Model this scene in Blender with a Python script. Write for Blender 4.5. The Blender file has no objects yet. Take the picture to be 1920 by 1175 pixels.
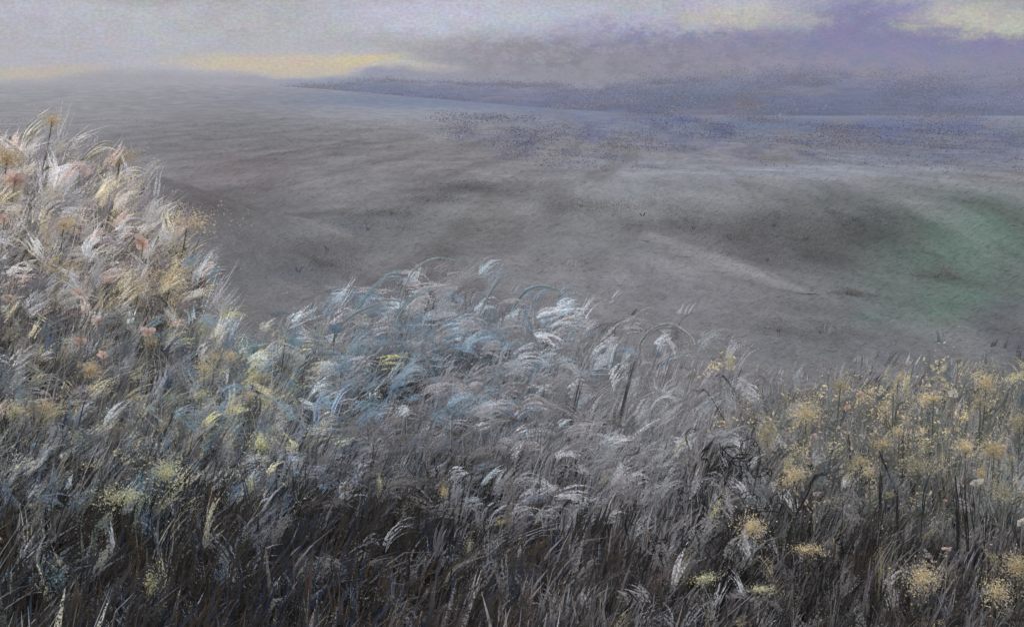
import bpy, math, random
import numpy as np
from mathutils import Vector

random.seed(7)
RNG = np.random.default_rng(11)
S = bpy.context.scene
COL = S.collection
R = math.radians

# ------------------------------------------------------------------ camera
EYE = 1.75
W0, H0 = 1920.0, 1175.0
HFOV = R(55)
F = W0 / 2 / math.tan(HFOV / 2)          # focal length in photo pixels
HORIZON = 205.0
PITCH = math.atan((H0 / 2 - HORIZON) / F)
cam_d = bpy.data.cameras.new('camera')
cam_d.sensor_width = 36
cam_d.angle = HFOV
cam_d.clip_end = 5000
cam = bpy.data.objects.new('camera', cam_d)
cam.location = (0, 0, EYE)
cam.rotation_euler = (math.pi / 2 - PITCH, 0, 0)
COL.objects.link(cam)
S.camera = cam

# ------------------------------------------------------------------ exposure
S.view_settings.view_transform = 'Standard'
S.view_settings.look = 'None'
S.view_settings.gamma = 1
S.view_settings.exposure = 0.25
S.cycles.use_denoising = True
S.cycles.max_bounces = 6
S.cycles.diffuse_bounces = 3
S.cycles.volume_bounces = 1
S.cycles.transparent_max_bounces = 8

# ------------------------------------------------------------------ node helpers
class NT:
    def __init__(self, tree):
        self.t = tree; self.n = tree.nodes; self.l = tree.links
        self.n.clear()
    def new(self, typ, **kw):
        nd = self.n.new(typ)
        for k, v in kw.items(): setattr(nd, k, v)
        return nd
    def set(self, sock, v):
        if isinstance(v, bpy.types.NodeSocket): self.l.new(v, sock)
        else: sock.default_value = v
    def math(self, op, a, b=0.0, c=None, clamp=False):
        nd = self.new('ShaderNodeMath', operation=op, use_clamp=clamp)
        self.set(nd.inputs[0], a); self.set(nd.inputs[1], b)
        if c is not None: self.set(nd.inputs[2], c)
        return nd.outputs[0]
    def noise(self, vec, scale, detail=4, rough=0.55, dist=0.0, color=False):
        nd = self.new('ShaderNodeTexNoise')
        self.set(nd.inputs['Vector'], vec)
        nd.inputs['Scale'].default_value = scale
        nd.inputs['Detail'].default_value = detail
        nd.inputs['Roughness'].default_value = rough
        nd.inputs['Distortion'].default_value = dist
        return nd.outputs['Color' if color else 'Fac']
    def ramp(self, f, lo, hi, a=0.0, b=1.0):
        nd = self.new('ShaderNodeMapRange', interpolation_type='SMOOTHSTEP')
        self.set(nd.inputs['Value'], f)
        nd.inputs['From Min'].default_value = lo; nd.inputs['From Max'].default_value = hi
        nd.inputs['To Min'].default_value = a; nd.inputs['To Max'].default_value = b
        return nd.outputs[0]
    def mix(self, f, a, b, blend='MIX'):
        nd = self.new('ShaderNodeMix', data_type='RGBA', blend_type=blend)
        self.set(nd.inputs[0], f); self.set(nd.inputs[6], a); self.set(nd.inputs[7], b)
        return nd.outputs[2]
    def combine(self, x, y, z):
        nd = self.new('ShaderNodeCombineXYZ')
        for i, v in enumerate((x, y, z)): self.set(nd.inputs[i], v)
        return nd.outputs[0]

def lin(c):
    c = np.asarray(c, float) / 255.0
    return np.where(c <= 0.04045, c / 12.92, ((c + 0.055) / 1.055) ** 2.4)
def rgba(c, k=1.0):
    a = lin(c) * k
    return (float(a[0]), float(a[1]), float(a[2]), 1.0)

# ------------------------------------------------------------------ sky
SUN_EL, SUN_ROT = R(48), R(-40)
world = bpy.data.worlds.new('World')
S.world = world
world.use_nodes = True
g = NT(world.node_tree)
out = g.new('ShaderNodeOutputWorld')
sky = g.new('ShaderNodeTexSky', sky_type='NISHITA')
sky.sun_disc = False
sky.sun_elevation = SUN_EL
sky.sun_rotation = SUN_ROT
sky.dust_density = 3.0
bg1 = g.new('ShaderNodeBackground'); bg1.inputs[1].default_value = 0.10
g.l.new(sky.outputs[0], bg1.inputs[0])
tc = g.new('ShaderNodeTexCoord')
sep = g.new('ShaderNodeSeparateXYZ'); g.l.new(tc.outputs['Generated'], sep.inputs[0])
dy = g.math('MAXIMUM', sep.outputs[1], 0.12)
U = g.math('DIVIDE', sep.outputs[0], dy)
V = g.math('DIVIDE', sep.outputs[2], dy)
D = tc.outputs['Generated']
UV = g.combine(U, V, 0.0)
warp = g.noise(g.combine(g.math('MULTIPLY', U, 5.0), g.math('MULTIPLY', V, 16.0), 0.3), 1.0, 5, 0.6, color=True)
ws = g.new('ShaderNodeVectorMath', operation='SUBTRACT'); g.l.new(warp, ws.inputs[0]); ws.inputs[1].default_value = (.5, .5, .5)
wm = g.new('ShaderNodeVectorMath', operation='MULTIPLY'); g.l.new(ws.outputs[0], wm.inputs[0]); wm.inputs[1].default_value = (.16, .045, 0)
wa = g.new('ShaderNodeVectorMath', operation='ADD'); g.l.new(UV, wa.inputs[0]); g.l.new(wm.outputs[0], wa.inputs[1])
fine = g.noise(g.combine(g.math('MULTIPLY', U, 60.0), g.math('MULTIPLY', V, 110.0), 0.0), 1.0, 4, 0.7)
fineB = g.noise(g.combine(g.math('MULTIPLY', U, 260.0), g.math('MULTIPLY', V, 420.0), 3.0), 1.0, 3, 0.8)
big = g.noise(g.combine(g.math('MULTIPLY', U, 5.0), g.math('MULTIPLY', V, 14.0), 7.0), 1.0, 5, 0.62)

def sky_uv(px, py):
    a = (px - W0 / 2) / F; b = -(py - H0 / 2) / F
    c, s = math.cos(PITCH), math.sin(PITCH)
    y = c + b * s; z = -s + b * c
    return a / y, z / y
fine2 = g.noise(g.combine(g.math('MULTIPLY', U, 46.0), g.math('MULTIPLY', V, 74.0), 21.0), 1.0, 6, 0.78)
fine3 = g.noise(g.combine(g.math('MULTIPLY', U, 52.0), g.math('MULTIPLY', V, 80.0), 41.0), 1.0, 6, 0.78)
def cloud(base, px, py, rx, ry, col, amt, grain=0.5):
    u, v = sky_uv(px, py)
    sb = g.new('ShaderNodeVectorMath', operation='SUBTRACT'); g.l.new(wa.outputs[0], sb.inputs[0]); sb.inputs[1].default_value = (u, v, 0)
    mu = g.new('ShaderNodeVectorMath', operation='MULTIPLY'); g.l.new(sb.outputs[0], mu.inputs[0]); mu.inputs[1].default_value = (F / rx, F / ry, 0)
    ln = g.new('ShaderNodeVectorMath', operation='LENGTH'); g.l.new(mu.outputs[0], ln.inputs[0])
    m = g.ramp(ln.outputs[1], 0.1, 1.25, 1.0, 0.0)
    if grain > 1: gr = g.ramp(fine2 if grain < 2.5 else fine3, .475, .545)      # torn flecks of cloud
    else: gr = g.ramp(fine, 0.5 - 0.22, 0.5 + 0.22, 1 - grain, 1.0)
    m = g.math('MULTIPLY', m, gr)
    m = g.math('MULTIPLY', m, amt)
    return g.mix(m, base, rgba(col))
base = g.mix(g.ramp(big, 0.32, 0.68), rgba((152, 153, 152)), rgba((180, 179, 190)))
for c in [
    (250, 60, 420, 60, (158, 160, 158), .8, .3), (820, 20, 330, 50, (183, 184, 204), .9, .5),
    (90, 20, 160, 50, (172, 172, 190), .8, .6), (250, 35, 110, 28, (172, 182, 176), .7, .3), (290, 80, 160, 18, (176, 178, 196), .7, .6),
    (1130, 25, 250, 45, (172, 178, 198), .8, .6), (1000, 120, 300, 50, (112, 110, 113), .85, .5),
    (1450, 110, 330, 60, (97, 92, 110), 1.0, .35), (1600, 90, 240, 60, (89, 84, 127), .95, .5), (1820, 130, 220, 80, (89, 84, 117), 1.0, .4),
    (1650, 15, 120, 40, (92, 94, 136), .9, .5), (1150, 90, 240, 40, (121, 117, 129), .6, .8), (1290, 130, 180, 30, (91, 86, 93), .8, .7),
    (1530, 160, 380, 35, (76, 81, 108), .95, .4), (1640, 140, 110, 25, (69, 83, 127), .8, .7), (1350, 170, 300, 30, (78, 79, 95), .8, .7),
    (1390, 40, 130, 28, (186, 182, 164), .95, .35), (1830, 50, 150, 28, (186, 184, 160), .95, .4), (1860, 55, 50, 16, (196, 208, 190), .7, .4),
    (1880, 70, 90, 10, (186, 178, 128), .7, .5),
    (60, 128, 150, 22, (196, 180, 128), .95, .3), (120, 160, 300, 35, (146, 144, 146), .8, .5),
    (560, 122, 220, 20, (206, 188, 132), .95, .25), (690, 124, 70, 13, (214, 194, 116), .9, .3), (460, 126, 90, 10, (204, 188, 138), .6, .5),
    (760, 132, 130, 10, (196, 190, 172), .8, .5), (350, 130, 150, 10, (178, 178, 180), .6, .5),
    (640, 155, 140, 14, (104, 124, 152), .75, .6), (1480, 140, 420, 34, (86, 86, 107), .9, .45), (1780, 120, 260, 40, (89, 87, 112), .9, .4), (1200, 150, 260, 20, (96, 94, 103), .8, .5), (1560, 60, 130, 40, (99, 92, 124), .8, .5),
    (1500, 110, 520, 70, (112, 100, 98), .55, 2), (1650, 120, 420, 70, (72, 86, 146), .85, 3), (1150, 110, 260, 60, (112, 106, 112), .6, 2),
    (1250, 70, 260, 50, (120, 114, 156), .6, 3), (1750, 110, 260, 60, (98, 84, 156), .8, 2), (300, 50, 400, 60, (186, 184, 204), .5, 2), (850, 40, 300, 40, (190, 190, 214), .5, 3),
    (1450, 165, 420, 24, (88, 92, 108), .9, .3), (1820, 150, 260, 26, (94, 96, 118), .9, .3), (1060, 165, 200, 16, (118, 118, 124), .8, .4), (160, 160, 460, 26, (128, 126, 125), .95, .25), (820, 152, 330, 18, (112, 116, 130), .9, .3), (480, 152, 200, 10, (132, 131, 132), .8, .3), (1300, 140, 500, 22, (94, 94, 108), .85, .35), (1750, 128, 300, 24, (92, 92, 116), .85, .35), (1560, 40, 150, 60, (104, 102, 154), .85, .4), (1180, 70, 240, 40, (126, 124, 156), .8, .6), (1000, 110, 200, 30, (134, 130, 144), .6, .6), (1650, 100, 300, 40, (100, 104, 152), .6, .8), (1390, 38, 130, 24, (190, 186, 166), .95, .3), (1830, 48, 150, 24, (192, 190, 164), .95, .3), (1700, 22, 70, 20, (120, 120, 170), .7, .5), (570, 120, 240, 19, (206, 190, 146), 1.0, .3), (690, 122, 80, 13, (214, 194, 130), .9, .3), (60, 126, 150, 20, (194, 180, 142), .95, .4), (780, 134, 110, 9, (196, 190, 174), .8, .4),
    (1500, 100, 560, 70, (76, 92, 142), .8, 3), (1600, 90, 480, 80, (104, 92, 148), .75, 2), (1250, 130, 420, 50, (84, 76, 80), .85, 3), (1500, 130, 480, 40, (150, 140, 140), .5, 2), (1050, 100, 260, 50, (118, 112, 116), .7, 2), (1700, 140, 360, 30, (88, 84, 98), .7, 2), (1250, 40, 220, 40, (176, 178, 206), .6, 2), (1480, 50, 110, 20, (168, 176, 176), .5, 3),
    (200, 60, 420, 60, (168, 170, 190), .5, 3), (420, 60, 300, 50, (164, 172, 164), .5, 2),
    (1390, 40, 150, 28, (182, 179, 166), .6, .5), (1840, 48, 160, 26, (186, 184, 166), .65, .5), (640, 152, 170, 13, (92, 114, 146), .95, .4), (1700, 90, 260, 50, (116, 116, 150), .5, .8), (1350, 100, 250, 40, (124, 122, 146), .5, .8),
]:
    base = cloud(base, *c)
grain = g.ramp(fineB, 0.28, 0.72, 0.80, 1.2)
hue = g.noise(g.combine(g.math('MULTIPLY', U, 34.0), g.math('MULTIPLY', V, 70.0), 11.0), 1.0, 6, 0.72, color=True)
hs = g.new('ShaderNodeMix', data_type='RGBA', blend_type='OVERLAY'); hs.inputs[0].default_value = .3
g.l.new(base, hs.inputs[6]); g.l.new(hue, hs.inputs[7]); base = hs.outputs[2]
gn = g.new('ShaderNodeMix', data_type='RGBA', blend_type='MULTIPLY'); gn.inputs[0].default_value = 1.0
g.l.new(base, gn.inputs[6]); g.l.new(g.combine(grain, grain, grain), gn.inputs[7])
zen = g.ramp(sep.outputs[2], 0.12, 0.55)
skycol = g.mix(zen, gn.outputs[2], (0.86, 0.88, 0.95, 1))      # brighter overcast cloud overhead
bg2 = g.new('ShaderNodeBackground'); g.l.new(skycol, bg2.inputs[0]); bg2.inputs[1].default_value = 1.0
mx = g.new('ShaderNodeMixShader'); mx.inputs[0].default_value = 0.94
g.l.new(bg1.outputs[0], mx.inputs[1]); g.l.new(bg2.outputs[0], mx.inputs[2])
g.l.new(mx.outputs[0], out.inputs[0])

# ------------------------------------------------------------------ sun (veiled)
sd = bpy.data.lights.new('sun', 'SUN'); sd.energy = 0.9; sd.angle = R(14); sd.color = (1, .96, .9)
so = bpy.data.objects.new('sun', sd); COL.objects.link(so)
so.rotation_euler = (math.pi / 2 - SUN_EL, 0, -SUN_ROT + math.pi)

# ------------------------------------------------------------------ numpy noise
_perm = np.random.default_rng(3).random((256, 256))
def vnoise(x, y):
    xi = np.floor(x).astype(int); yi = np.floor(y).astype(int)
    fx = x - xi; fy = y - yi
    fx = fx * fx * (3 - 2 * fx); fy = fy * fy * (3 - 2 * fy)
    a = _perm[xi & 255, yi & 255]; b = _perm[(xi + 1) & 255, yi & 255]
    c = _perm[xi & 255, (yi + 1) & 255]; d = _perm[(xi + 1) & 255, (yi + 1) & 255]
    return (a * (1 - fx) + b * fx) * (1 - fy) + (c * (1 - fx) + d * fx) * fy
def fbm(x, y, o=4):
    s = 0; a = 0.5; t = 0
    for i in range(o):
        s = s + a * vnoise(x * 2 ** i + 17.3 * i, y * 2 ** i + 9.1 * i); t += a; a *= 0.55
    return s / t
def ss(a, b, x):
    t = np.clip((x - a) / (b - a), 0, 1)
    return t * t * (3 - 2 * t)

# ------------------------------------------------------------------ terrain
def height(x, y):
    x = np.asarray(x, float); y = np.asarray(y, float)
    z = 0.10 * (fbm(x * .5 + 40, y * .5 + 40, 3) - .5) * ss(1, 4, np.hypot(x, y))
    z = z + 1.25 * ss(-1.35, -4.2, x) * ss(2.0, 6.0, y) * (1 - ss(9, 17, y))          # flowery bank on the left
    z = z + 6.3 * np.exp(-((x + 60) / 62) ** 2) * ss(14, 190, y) * (1 - ss(215, 420, y))  # rounded hill
    z = z - 0.36 * np.exp(-((x - 6) / 4.0) ** 2 - ((y - 12.5) / 4.5) ** 2)              # green hollow on the right
    z = z + 0.32 * np.exp(-((x - 4) / 7.0) ** 2 - ((y - 22) / 6.0) ** 2)
    z = z + 0.3 * (fbm(x * .05 + 3, y * .05, 3) - .5) * ss(14, 60, y)
    return z
CP, SP = math.cos(PITCH), math.sin(PITCH)
def ray(px, py):
    a = (np.asarray(px, float) - W0 / 2) / F; b = -(np.asarray(py, float) - H0 / 2) / F
    return a, CP + b * SP, -SP + b * CP
def at(px, py, Y):
    a, b, c = ray(px, py)
    return a / b * Y, Y + 0 * a, EYE + c / b * Y
def project(x, y, z):
    z = z - EYE
    d = y * CP - z * SP
    d = np.maximum(d, .05)
    return W0 / 2 + F * x / d, H0 / 2 - F * (y * SP + z * CP) / d
_YS = np.concatenate([np.geomspace(1.2, 20, 160), np.geomspace(20.5, 400, 70)])
def ground_hit(px, py):
    px = np.atleast_1d(np.asarray(px, float)); py = np.atleast_1d(np.asarray(py, float))
    a, b, c = ray(px, py)
    Y = np.full(px.shape, _YS[-1]); done = np.zeros(px.shape, bool); prev = np.full(px.shape, 9.0)
    for i, yy in enumerate(_YS):
        d = EYE + c / b * yy - height(a / b * yy, np.full(px.shape, yy))
        hit = (~done) & (d <= 0)
        if hit.any():
            y0 = _YS[max(i - 1, 0)]
            t = np.clip(prev / np.maximum(prev - d, 1e-6), 0, 1)
            Y[hit] = (y0 + (yy - y0) * t)[hit]
        done |= hit; prev = d
    x = a / b * Y
    return x, Y, height(x, Y)

# ------------------------------------------------------------------ colour of the ground cover (world position -> pigment)
ALB = 1.52
_stops = [(140, (152, 150, 151)), (175, (138, 137, 138)), (215, (126, 125, 128)), (300, (120, 119, 120)), (400, (116, 116, 116)), (500, (110, 109, 110)), (650, (108, 106, 107)), (860, (100, 97, 96)), (1020, (66, 61, 57)), (1600, (46, 42, 39))]  # stops nearest the horizon are paled: distance haze painted into the turf colour
_gp = [
    (480, 250, 320, 60, (103, 103, 103), .9), (120, 215, 260, 26, (136, 134, 133), .7), (780, 212, 260, 26, (142, 142, 144), .8), (430, 340, 110, 60, (106, 97, 97), .8),
    (850, 300, 260, 50, (114, 110, 108), .8), (1150, 330, 260, 40, (127, 129, 131), .8), (1540, 232, 420, 34, (90, 101, 122), .95),
    (1220, 212, 260, 24, (100, 111, 130), .8), (1760, 275, 260, 40, (98, 104, 118), .9), (1500, 320, 260, 13, (134, 139, 148), .75), (1650, 365, 330, 28, (112, 116, 117), .8),
    (1400, 440, 330, 52, (84, 83, 83), .8), (1640, 420, 240, 40, (76, 78, 76), .8), (1500, 470, 130, 26, (62, 61, 61), .6), (1270, 425, 110, 22, (66, 65, 65), .6), (870, 350, 90, 18, (88, 87, 86), .7), (790, 380, 80, 18, (90, 89, 88), .7), (710, 415, 80, 20, (88, 89, 92), .7), (630, 465, 90, 24, (86, 86, 87), .75), (555, 505, 80, 26, (84, 87, 92), .75), (430, 400, 90, 40, (92, 89, 88), .6), (1840, 502, 220, 88, (77, 93, 83), .75), (1830, 566, 80, 22, (84, 112, 96), .5), (1690, 580, 45, 12, (88, 112, 102), .5),
    (1830, 440, 100, 50, (84, 104, 92), .7), (1930, 640, 50, 90, (74, 77, 84), .5), (1200, 760, 270, 110, (122, 119, 121), .85), (1150, 480, 280, 70, (116, 116, 117), .8), (1080, 400, 300, 30, (122, 123, 122), .7), (1600, 640, 260, 60, (92, 95, 96), .8),
    (560, 470, 160, 40, (104, 103, 103), .6), (500, 420, 120, 60, (98, 98, 97), .7), (420, 560, 180, 90, (122, 121, 120), .7), (820, 440, 200, 50, (112, 112, 110), .7), (1320, 560, 180, 60, (104, 103, 105), .7), (760, 190, 200, 10, (96, 112, 136), .6), (900, 182, 330, 24, (100, 110, 130), .85), (1250, 196, 300, 16, (96, 106, 128), .8),
]
def pigment(x, y, jit=0.0):
    """linear albedo of the turf at a place, from its bearing and distance off the viewpoint\'s foot"""
    x = np.asarray(x, float); y = np.asarray(y, float)
    z = height(x, y)
    yy = np.maximum(y, 0.8)
    wx = (fbm(x * .35 + 5, y * .22 + 2, 4) - .5); wy = (fbm(x * .35 + 50, y * .22 + 20, 4) - .5)
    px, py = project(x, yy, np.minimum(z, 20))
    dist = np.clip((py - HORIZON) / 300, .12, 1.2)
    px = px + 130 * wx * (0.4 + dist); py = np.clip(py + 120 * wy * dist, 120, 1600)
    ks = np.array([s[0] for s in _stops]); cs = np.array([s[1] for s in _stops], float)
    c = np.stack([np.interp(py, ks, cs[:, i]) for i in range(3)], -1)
    for (cx, cy, rx, ry, col, amt) in _gp:
        m = amt * np.exp(-((px - cx) / rx) ** 2 - ((py - cy) / ry) ** 2)
        c = c * (1 - m[..., None]) + np.array(col, float) * m[..., None]
    st = fbm((x - .12 * y) * 1.25 + 60, y * .085 + 5, 5); am = ss(6, 9, y) * (1 - ss(40, 90, y))
    k = (ss(.52, .74, st) * am * .30)[..., None]
    c = c * (1 - k) + np.array([86, 80, 78.]) * k
    k = (ss(.50, .28, st) * 0 + ss(.48, .26, st) * am * .2)[..., None]
    c = c * (1 - k) + np.array([142, 141, 142.]) * k
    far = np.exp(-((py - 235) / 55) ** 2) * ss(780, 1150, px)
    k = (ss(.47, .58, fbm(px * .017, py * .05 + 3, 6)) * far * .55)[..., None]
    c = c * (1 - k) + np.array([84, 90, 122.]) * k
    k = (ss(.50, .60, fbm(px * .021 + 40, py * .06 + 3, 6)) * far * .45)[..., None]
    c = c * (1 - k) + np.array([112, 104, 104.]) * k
    n = fbm(x * 1.1 + 9, y * .6, 5) - .5
    c = c * (1 + 0.22 * n)[..., None]
    return lin(np.clip(c, 8, 230)) * ALB

# ------------------------------------------------------------------ object helpers
def tag(o, label=None, cat=None, group=None, kind=None):
    if label: o['label'] = label
    if cat: o['category'] = cat
    if group: o['group'] = group
    if kind: o['kind'] = kind
    return o
def mesh_obj(name, co, faces_flat, loop_tot, mat, colors=None, parent=None, smooth=True):
    """co (n,3); faces as flat index array with loop_tot per face"""
    me = bpy.data.meshes.new(name)
    co = np.asarray(co, np.float32); ff = np.asarray(faces_flat, np.int32); lt = np.asarray(loop_tot, np.int32)
    me.vertices.add(len(co)); me.vertices.foreach_set('co', co.ravel())
    me.loops.add(len(ff)); me.loops.foreach_set('vertex_index', ff)
    me.polygons.add(len(lt))
    me.polygons.foreach_set('loop_start', np.concatenate([[0], np.cumsum(lt)[:-1]]).astype(np.int32))
    me.polygons.foreach_set('loop_total', lt)
    if smooth: me.polygons.foreach_set('use_smooth', np.ones(len(lt), bool))
    if colors is not None:
        ca = me.color_attributes.new('pigment', 'FLOAT_COLOR', 'POINT')
        c4 = np.ones((len(co), 4), np.float32); c4[:, :3] = colors
        ca.data.foreach_set('color', c4.ravel())
    me.update(calc_edges=True)
    me.materials.append(mat)
    o = bpy.data.objects.new(name, me); COL.objects.link(o)
    if parent: o.parent = parent
    return o
def empty(name, loc):
    o = bpy.data.objects.new(name, None); COL.objects.link(o)
    o.location = loc; o.empty_display_size = .05
    return o

# ------------------------------------------------------------------ materials
def mat_pigment(name, nscale=70, lo=.72, hi=1.22, translucent=.25, stretch=(1, 1, 1), bump=0.0, extra=None, holes=None):
    m = bpy.data.materials.new(name); m.use_nodes = True
    g = NT(m.node_tree)
    o = g.new('ShaderNodeOutputMaterial')
    at_ = g.new('ShaderNodeAttribute', attribute_name='pigment')
    tc = g.new('ShaderNodeNewGeometry')
    mp = g.new('ShaderNodeMapping'); g.l.new(tc.outputs['Position'], mp.inputs[0]); mp.inputs['Scale'].default_value = stretch
    f = g.noise(mp.outputs[0], nscale, 4, .7)
    v = g.ramp(f, .28, .72, lo, hi)
    c = g.mix(1.0, at_.outputs['Color'], g.combine(v, v, v), 'MULTIPLY')
    if extra: c = extra(g, tc.outputs['Position'], c)
    d = g.new('ShaderNodeBsdfDiffuse'); g.l.new(c, d.inputs[0]); d.inputs[1].default_value = 1.0
    sh = d.outputs[0]
    if bump:
        b = g.new('ShaderNodeBump'); b.inputs['Strength'].default_value = bump; b.inputs['Distance'].default_value = .03
        g.l.new(f, b.inputs['Height']); g.l.new(b.outputs[0], d.inputs['Normal'])
    if translucent:
        t = g.new('ShaderNodeBsdfTranslucent'); g.l.new(c, t.inputs[0])
        mxx = g.new('ShaderNodeMixShader'); mxx.inputs[0].default_value = translucent
        g.l.new(sh, mxx.inputs[1]); g.l.new(t.outputs[0], mxx.inputs[2]); sh = mxx.outputs[0]
    if holes:       # frayed, moth-eaten blade: real gaps in the leaf
        h = g.ramp(g.noise(tc.outputs['Position'], holes[0], 3, .75), holes[1] - .04, holes[1] + .04)
        tr = g.new('ShaderNodeBsdfTransparent')
        mh = g.new('ShaderNodeMixShader'); g.l.new(h, mh.inputs[0])
        g.l.new(tr.outputs[0], mh.inputs[1]); g.l.new(sh, mh.inputs[2]); sh = mh.outputs[0]
    g.l.new(sh, o.inputs[0])
    return m
def ground_extra(g, P, c):
    mp = g.new('ShaderNodeMapping'); g.l.new(P, mp.inputs[0]); mp.inputs['Scale'].default_value = (1.0, .45, 1); mp.inputs['Rotation'].default_value = (0, 0, R(-25))
    a = g.ramp(g.noise(mp.outputs[0], 6.0, 6, .75, .6), .3, .7, .91, 1.09)
    b = g.ramp(g.noise(mp.outputs[0], .7, 6, .7, .8), .3, .7, .88, 1.1)
    k = g.math('MULTIPLY', a, b)
    c = g.mix(1.0, c, g.combine(k, k, k), 'MULTIPLY')
    w = g.ramp(g.noise(mp.outputs[0], 1.3, 5, .7), .5, .75, 0, .35)      # warm thatch showing through
    return g.mix(w, c, g.mix(1.0, c, (1.06, .98, .94, 1), 'MULTIPLY'))
M_ground = mat_pigment('ground_turf', 40, .82, 1.16, 0, (1, .5, 1), .3, ground_extra)
M_blade = mat_pigment('grass_blade', 90, .66, 1.3, .38)
M_frayed = mat_pigment('frayed_blade', 60, .7, 1.25, .38, holes=(130, .5))
M_turf = mat_pigment('turf_blade', 14, .86, 1.12, .5)
M_petal = mat_pigment('flower_petal', 120, .8, 1.15, .35, holes=(150, .42))
M_stem = mat_pigment('plant_stem', 110, .65, 1.3, 0)
M_hill = mat_pigment('far_hillside', .16, .7, 1.3, 0)
M_scrub = mat_pigment('scrub_leaf', 1.2, .75, 1.25, .2)

# ------------------------------------------------------------------ ground
def make_ground():
    na = 1100
    th = np.concatenate([np.linspace(-40, 40, 820), np.linspace(40, 320, na - 820 + 2)[1:-1]])
    th = np.radians(90 - th)
    rr = np.concatenate([[0.02], np.geomspace(.6, 60, 290), np.geomspace(61, 680, 110)])
    A, Rr = np.meshgrid(th, rr, indexing='ij')
    x = Rr * np.cos(A); y = Rr * np.sin(A)
    z = height(x, y)
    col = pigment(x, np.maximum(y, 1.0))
    n, m = x.shape
    idx = np.arange(n * m).reshape(n, m)
    a = idx; b = np.roll(idx, -1, axis=0)
    f = np.stack([a[:, :-1], a[:, 1:], b[:, 1:], b[:, :-1]], -1).reshape(-1, 4)
    o = mesh_obj('ground', np.stack([x, y, z], -1).reshape(-1, 3), f.ravel(), np.full(len(f), 4), M_ground, col.reshape(-1, 3))
    return tag(o, kind='structure')
make_ground()

# ------------------------------------------------------------------ far hills
_hx = np.array([-400, 380, 520, 700, 860, 1000, 1120, 1260, 1400, 1560, 1720, 1920, 2300, 3000])
_hy = np.array([206, 206, 176, 156, 160, 170, 168, 160, 150, 146, 152, 148, 165, 206])
HD = 1.75      # the far hills stand this much farther than a first survey
def make_hills():
    px = np.linspace(-300, 2900, 420)
    top = np.interp(px, _hx, _hy)
    ker = np.hanning(31); ker /= ker.sum()
    top = np.convolve(np.pad(top, 15, mode='edge'), ker, 'valid') + 7 * (fbm(px * .02, px * 0 + 3.3, 4) - .5) * 2
    ys = np.linspace(120, 330, 50) * HD
    X, Y = np.meshgrid((px - W0 / 2) / F, ys, indexing='ij')
    X = X * Y
    ztop = EYE + (HORIZON - top) / F * 240 * HD
    prof = ss(118 * HD, 235 * HD, ys) * (1 - .55 * ss(245 * HD, 330 * HD, ys))
    Z = -3 + (ztop[:, None] + 3) * prof[None, :] + 2.4 * (fbm(X * .03, Y * .03, 4) - .5) * prof[None, :]
    Z[:, 0] = -6; Z[:, -1] = -6
    X0, Y0 = X / HD, Y / HD
    u, v = fbm(X0 * .03 + 7, Y0 * .03, 4), fbm(X0 * .06 + 70, Y0 * .06, 4)
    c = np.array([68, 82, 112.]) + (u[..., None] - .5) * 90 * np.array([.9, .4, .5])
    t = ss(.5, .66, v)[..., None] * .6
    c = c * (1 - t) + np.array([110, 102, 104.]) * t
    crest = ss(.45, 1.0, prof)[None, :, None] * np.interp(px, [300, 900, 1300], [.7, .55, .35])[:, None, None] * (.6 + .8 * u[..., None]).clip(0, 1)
    c = c * (1 - crest) + np.array([136, 134, 142.]) * crest          # mist painted into the heath colour, paler toward the crest
    n, m = X.shape
    idx = np.arange(n * m).reshape(n, m)
    f = np.stack([idx[:-1, :-1], idx[1:, :-1], idx[1:, 1:], idx[:-1, 1:]], -1).reshape(-1, 4)
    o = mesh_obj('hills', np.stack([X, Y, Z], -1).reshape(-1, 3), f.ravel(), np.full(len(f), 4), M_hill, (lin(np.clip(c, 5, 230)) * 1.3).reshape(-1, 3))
    tag(o, kind='structure')
    # feathery scrub over the hillside, one uncountable mass
    B = 1700
    i = RNG.integers(60, n, B); j = np.clip((RNG.beta(2.4, 2.0, B) * m * .72).astype(int), 2, m - 2)
    keep = fbm(px[i] * .010, ys[j] * .04 / HD + 4, 4) > .46
    i, j = i[keep], j[keep]; B = len(i)
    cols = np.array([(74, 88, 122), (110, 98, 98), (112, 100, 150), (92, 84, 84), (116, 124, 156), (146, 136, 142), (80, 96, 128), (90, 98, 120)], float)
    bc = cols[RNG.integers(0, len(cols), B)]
    per = 130; k = np.repeat(np.arange(B), per); N = len(k)
    br = RNG.uniform(.7, 2.4, B) * HD
    P = np.stack([X[i, j][k] + RNG.normal(0, 1, N) * br[k] * 1.3, Y[i, j][k] + RNG.normal(0, 1, N) * br[k], Z[i, j][k] + np.abs(RNG.normal(0, .5, N)) * br[k] * np.interp(px[i], [400, 900, 1300], [.35, .6, 1.3])[k]], -1)
    cc = lin(np.clip(bc[k] * RNG.uniform(.82, 1.2, (N, 1)), 5, 230)) * 1.5
    leafcloud('scrub', P, RNG.uniform(.05, .24, N) * HD, cc, M_scrub, kind='stuff')
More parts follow.
